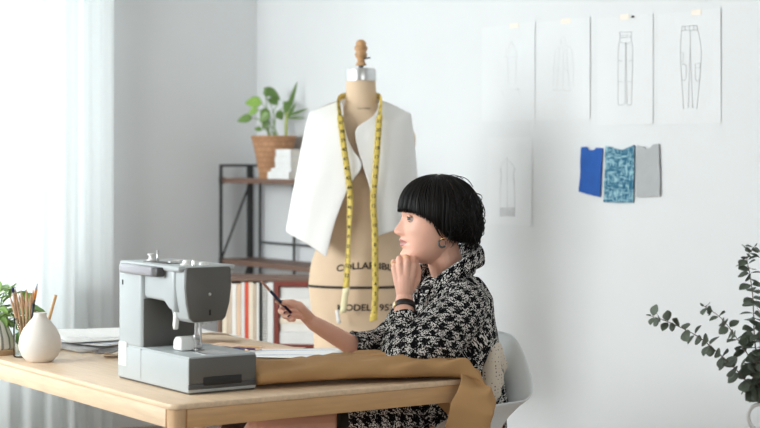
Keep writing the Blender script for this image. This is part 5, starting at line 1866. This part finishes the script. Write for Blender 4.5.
# collar: stands up round the nape, folds over at the back and runs down to the lapels
b = bmesh.new()
rows = []
n = 44
nk = w(449, 276, .02)
for j in range(9):
    v = j / 8
    row = []
    for k in range(n):
        u = k / (n - 1) * 2 - 1          # -1 her right lapel .. 0 nape .. 1 her left lapel
        a = PI + u * PI * .93            # angle measured from the front
        back = sm(.75, .1, abs(u))
        rr = .069 + .019 * (1 - back)
        low = nk + fdir * (math.cos(a) * rr) + ldir * (math.sin(a) * rr * 1.05)
        low.z = w(0, np.interp(abs(u), [0, .35, .7, 1], [272, 274, 283, 303]), .02).z
        up = nk + Vector((.006, 0, 0)) + fdir * (math.cos(a) * (rr + .004)) + ldir * (math.sin(a) * (rr + .004))
        up.z = w(0, np.interp(abs(u), [0, .3, .6, .85, 1], [243.5, 245, 256, 272, 297]), .02).z
        od = (fdir * math.cos(a) + ldir * math.sin(a)).normalized()
        out = up + od * (.010 - .003 * back + .012 * g(abs(u) - .25, .08)) + Vector((0, 0, -.040 - .012 * (1 - back) - .015 * g(abs(u) - .3, .12)))
        if v < .45:
            p = low.lerp(up, v / .45)
        else:
            t = (v - .45) / .55
            p = up.lerp(out, t) + Vector((0, 0, .012 * math.sin(PI * min(1, t * 1.2)))) + od * .006 * math.sin(PI * t)
        p = p + od * .003 * noise.noise(Vector((u * 5, v * 4, 2)))
        row.append(p)
    rows.append(row)
grid(b, rows, uv=lambda i, j: (j / (n - 1) * .62 + .3, i / 8 * .125 + .5))
o = obj('collar', b, M['tweed'], coat); solidify(o, .005, 0); subsurf(o, 1)
# cuffs and hem: turned edges of the same cloth
for (p0, p1, r, nm) in ((w(404.6, 329, -.150), w(405.2, 319.5, -.128), .044, 'cuff'), (w(361, 348, -.018), w(351, 346.5, -.034), .041, 'cuff')):
    b = bmesh.new(); t_ = (p1 - p0).normalized(); u_ = t_.orthogonal().normalized(); v_ = t_.cross(u_)
    rows = [[p0 + (p1 - p0) * q + (u_ * math.cos(a) + v_ * math.sin(a)) * (r * rr + .002 * math.sin(5 * a + q)) for a in np.linspace(0, 2 * PI, 33)[:-1]] for q, rr in ((0, 1), (.5, 1.03), (.95, 1.02), (1, .97), (.9, .92), (.3, .9))]
    grid(b, rows, True, uv=lambda i, j: (j / 32 * .27, i * .01)); solidify(obj(nm, b, M['tweed'], coat), .002)
b = bmesh.new()
c, rl, rz = lp[-1]
rows = [[c + Vector((dx, (rl + g_) * math.copysign(abs(math.cos(a)) ** .8, math.cos(a)), (rz + g_) * math.sin(a) * (1 if math.sin(a) > 0 else 1.15))) for a in np.linspace(0, 2 * PI, 49)[:-1]] for dx, g_ in ((.016, .004), (-.004, .006), (-.016, .004), (-.016, -.004), (0, -.008))]
grid(b, rows, True); o = obj('hem_band', b, M['strap'], coat); o['label'] = 'plain dark hem band of the coat'

# ---- watch, rings, nails
wc, wd = w(404.8, 307.2, -.1015), (Lwr - Lel).normalized()
u_ = wd.orthogonal().normalized(); v_ = wd.cross(u_)
wt = bmesh.new()
rows = [[wc + wd * z_ + (u_ * math.cos(a) + v_ * math.sin(a)) * r_ for a in np.linspace(0, 2 * PI, 41)[:-1]] for z_, r_ in ((-.009, .0268), (-.009, .0295), (.009, .0285), (.009, .0258))]
grid(wt, rows + [rows[0]], True); wo_ = obj('wristwatch', wt, M['strap'], woman); wo_['label'] = 'black strap wristwatch with a gold case'
dv = (w(393, 308.8, -.118) - wc); dv = (dv - wd * dv.dot(wd)).normalized()
q = dv.to_track_quat('Z', 'Y').to_matrix().to_4x4()
b = bmesh.new(); lathe(b, [(0, 0), (.0095, 0), (.0105, .002), (.0105, .005), (.0092, .0062), (.0088, .0055), (0, .0055)], 24); b.transform(Matrix.Translation(wc + dv * .0265) @ q); obj('watch_case', b, M['gold'], wo_, angle=40)
b = bmesh.new(); lathe(b, [(0, .0058), (.0084, .0058), (.0082, .0063), (0, .0063)], 24); b.transform(Matrix.Translation(wc + dv * .0265) @ q); obj('watch_dial', b, M['book_cream'], wo_, angle=40)
for a_, b_, t in ((mcL[2], pip[2], .62), (mcL[0], pip[0], .55)):
    c = a_.lerp(b_, t); td = (b_ - a_).normalized(); u_ = td.orthogonal().normalized(); v_ = td.cross(u_)
    b = bmesh.new(); tube(b, [c + (u_ * math.cos(a) + v_ * math.sin(a)) * .0102 for a in np.linspace(0, 2 * PI, 25)], .0012, 6); obj('ring', b, M['gold'], woman)


def nail(tip, prev, nrm, r):
    d = (tip - prev).normalized(); nrm = (nrm - d * nrm.dot(d)).normalized()
    c = tip + d * r * .35 + nrm * r * .80
    s_ = d.cross(nrm)
    b = bmesh.new()
    rows = [[c + d * (x * r * .95) + s_ * (y * r * .72) - nrm * (.35 * r * y * y + .2 * r * max(0, x) ** 2) for y in np.linspace(-1, 1, 7)] for x in np.linspace(-1, .9, 7)]
    grid(b, rows); o = obj('fingernail', b, M['nail'], woman); solidify(o, .0012)
    o['label'] = 'dark red painted fingernail'


nail(w(284.0, 302.6, -.128), w(292.5, 302.8, -.143), Vector((.15, -.75, .65)), .0085)
nail(w(277.3, 301.3, -.118), w(283.5, 303.5, -.085), Vector((-.2, .1, 1)), .0074)
nail(w(285.0, 313.2, -.128), w(280.6, 311.0, -.104), Vector((.2, -.9, .5)), .0074)
nail(w(289.0, 316.8, -.142), w(284.5, 316.0, -.120), Vector((.2, -.9, .5)), .0072)

# ---- the pencil she holds (its own thing)
to_w = Matrix.Translation(wo) @ Matrix.Rotation(YAW, 4, 'Z')
g0, g1 = w(261.3, 281.3, -.150), w(291.0, 313.0, -.116)
P0, P1 = to_w @ g0, to_w @ g1
pr = thing('pencil', 'navy pencil with a bare wooden end held in the outstretched hand', 'pencil', P0)
ax = (P1 - P0)
b = bmesh.new(); tube(b, [ax * .29, ax], .0040, 10); obj('barrel', b, M['navy'], pr)
b = bmesh.new(); tube(b, [ax * .02, ax * .10, ax * .288], [.0032, .0039, .0040], 10, dome=True); o = obj('rose_end', b, M['rose'], pr); o['label'] = 'dusty rose end of the pencil'
b = bmesh.new(); tube(b, [ax * .272, ax * .296], .0043, 10); obj('band', b, M['steel'], pr)
# ------------------------------------------------------------------ light and camera
wd_ = bpy.data.worlds.new('sky'); bpy.context.scene.world = wd_; wd_.use_nodes = True
bg = wd_.node_tree.nodes['Background']; bg.inputs[0].default_value = (.94, .975, 1.0, 1); bg.inputs[1].default_value = 1.2


def area(name, loc, rot, sx, sy, power, col=(1, 1, 1)):
    l = bpy.data.lights.new(name, 'AREA'); l.shape = 'RECTANGLE'; l.size = sx; l.size_y = sy; l.energy = power; l.color = col
    o = bpy.data.objects.new(name, l); C.objects.link(o); o.location = loc; o.rotation_euler = rot
    return o


# daylight coming in at the glazed door, the window beside it and the added fill windows, front and right
area('daylight_low_window', (XL - .35, (DOOR[0] + DOOR[1]) / 2, 1.46), (0, R(-90), 0), 2.08, DOOR[1] - DOOR[0], 160, (.95, .98, 1))
area('daylight_window', (XL - .35, (WIN[0] + WIN[1]) / 2, 1.65), (0, R(-90), 0), 1.7, .3, 14, (.95, .98, 1))
area('added_fill_front', ((FRONT_FILL_WIN[0] + FRONT_FILL_WIN[1]) / 2, YF - .35, 1.9), (R(90), 0, 0), FRONT_FILL_WIN[1] - FRONT_FILL_WIN[0], 1.42, 620, (.97, .985, 1))  # added fill lamp outside the invented front window
area('added_fill_right', (XR + .4, (RIGHT_FILL_WIN[0] + RIGHT_FILL_WIN[1]) / 2, 1.75), (0, R(90), 0), 1.55, RIGHT_FILL_WIN[1] - RIGHT_FILL_WIN[0], 125, (1, .985, .96))  # added fill lamp, lifts the left wall and right-facing sides

cd = bpy.data.cameras.new('camera'); cam = bpy.data.objects.new('camera', cd); C.objects.link(cam)
cam.location = CAM
cam.rotation_euler = (R(90), 0, YAW)
cd.sensor_width = 36; cd.lens = FPX / 760 * 36
cd.shift_y = -(214 - 160) / 760
cd.clip_start = .05
cd.dof.use_dof = True; cd.dof.focus_distance = 4.62; cd.dof.aperture_fstop = 4.0
sc = bpy.context.scene
sc.camera = cam
sc.view_settings.view_transform = 'Standard'; sc.view_settings.look = 'None'; sc.view_settings.gamma = 1; sc.view_settings.exposure = -0.88
sc.cycles.use_denoising = True
sc.cycles.max_bounces = 10; sc.cycles.diffuse_bounces = 6; sc.cycles.transparent_max_bounces = 16
sc.cycles.sample_clamp_indirect = 6

GROUPS = {'colouring_pencil': 'colouring pencils behind the sewing machine', 'fashion_sketch': 'fashion sketches on the wall', 'fabric_swatch': 'cloth swatches pinned to the wall',
          'eucalyptus_branch': 'eucalyptus branches in the pitcher', 'paper_sheet': 'loose paper sheets on the table', 'pen': 'pens in the glass jar', 'sheer_curtain': 'sheer curtains at the windows', 'fabric_scrap': 'fabric scraps on the table'}
for o in sc.objects:
    g_ = GROUPS.get(o.name.split('.')[0])
    if g_ and o.parent is None and 'group' not in o:
        o['group'] = g_
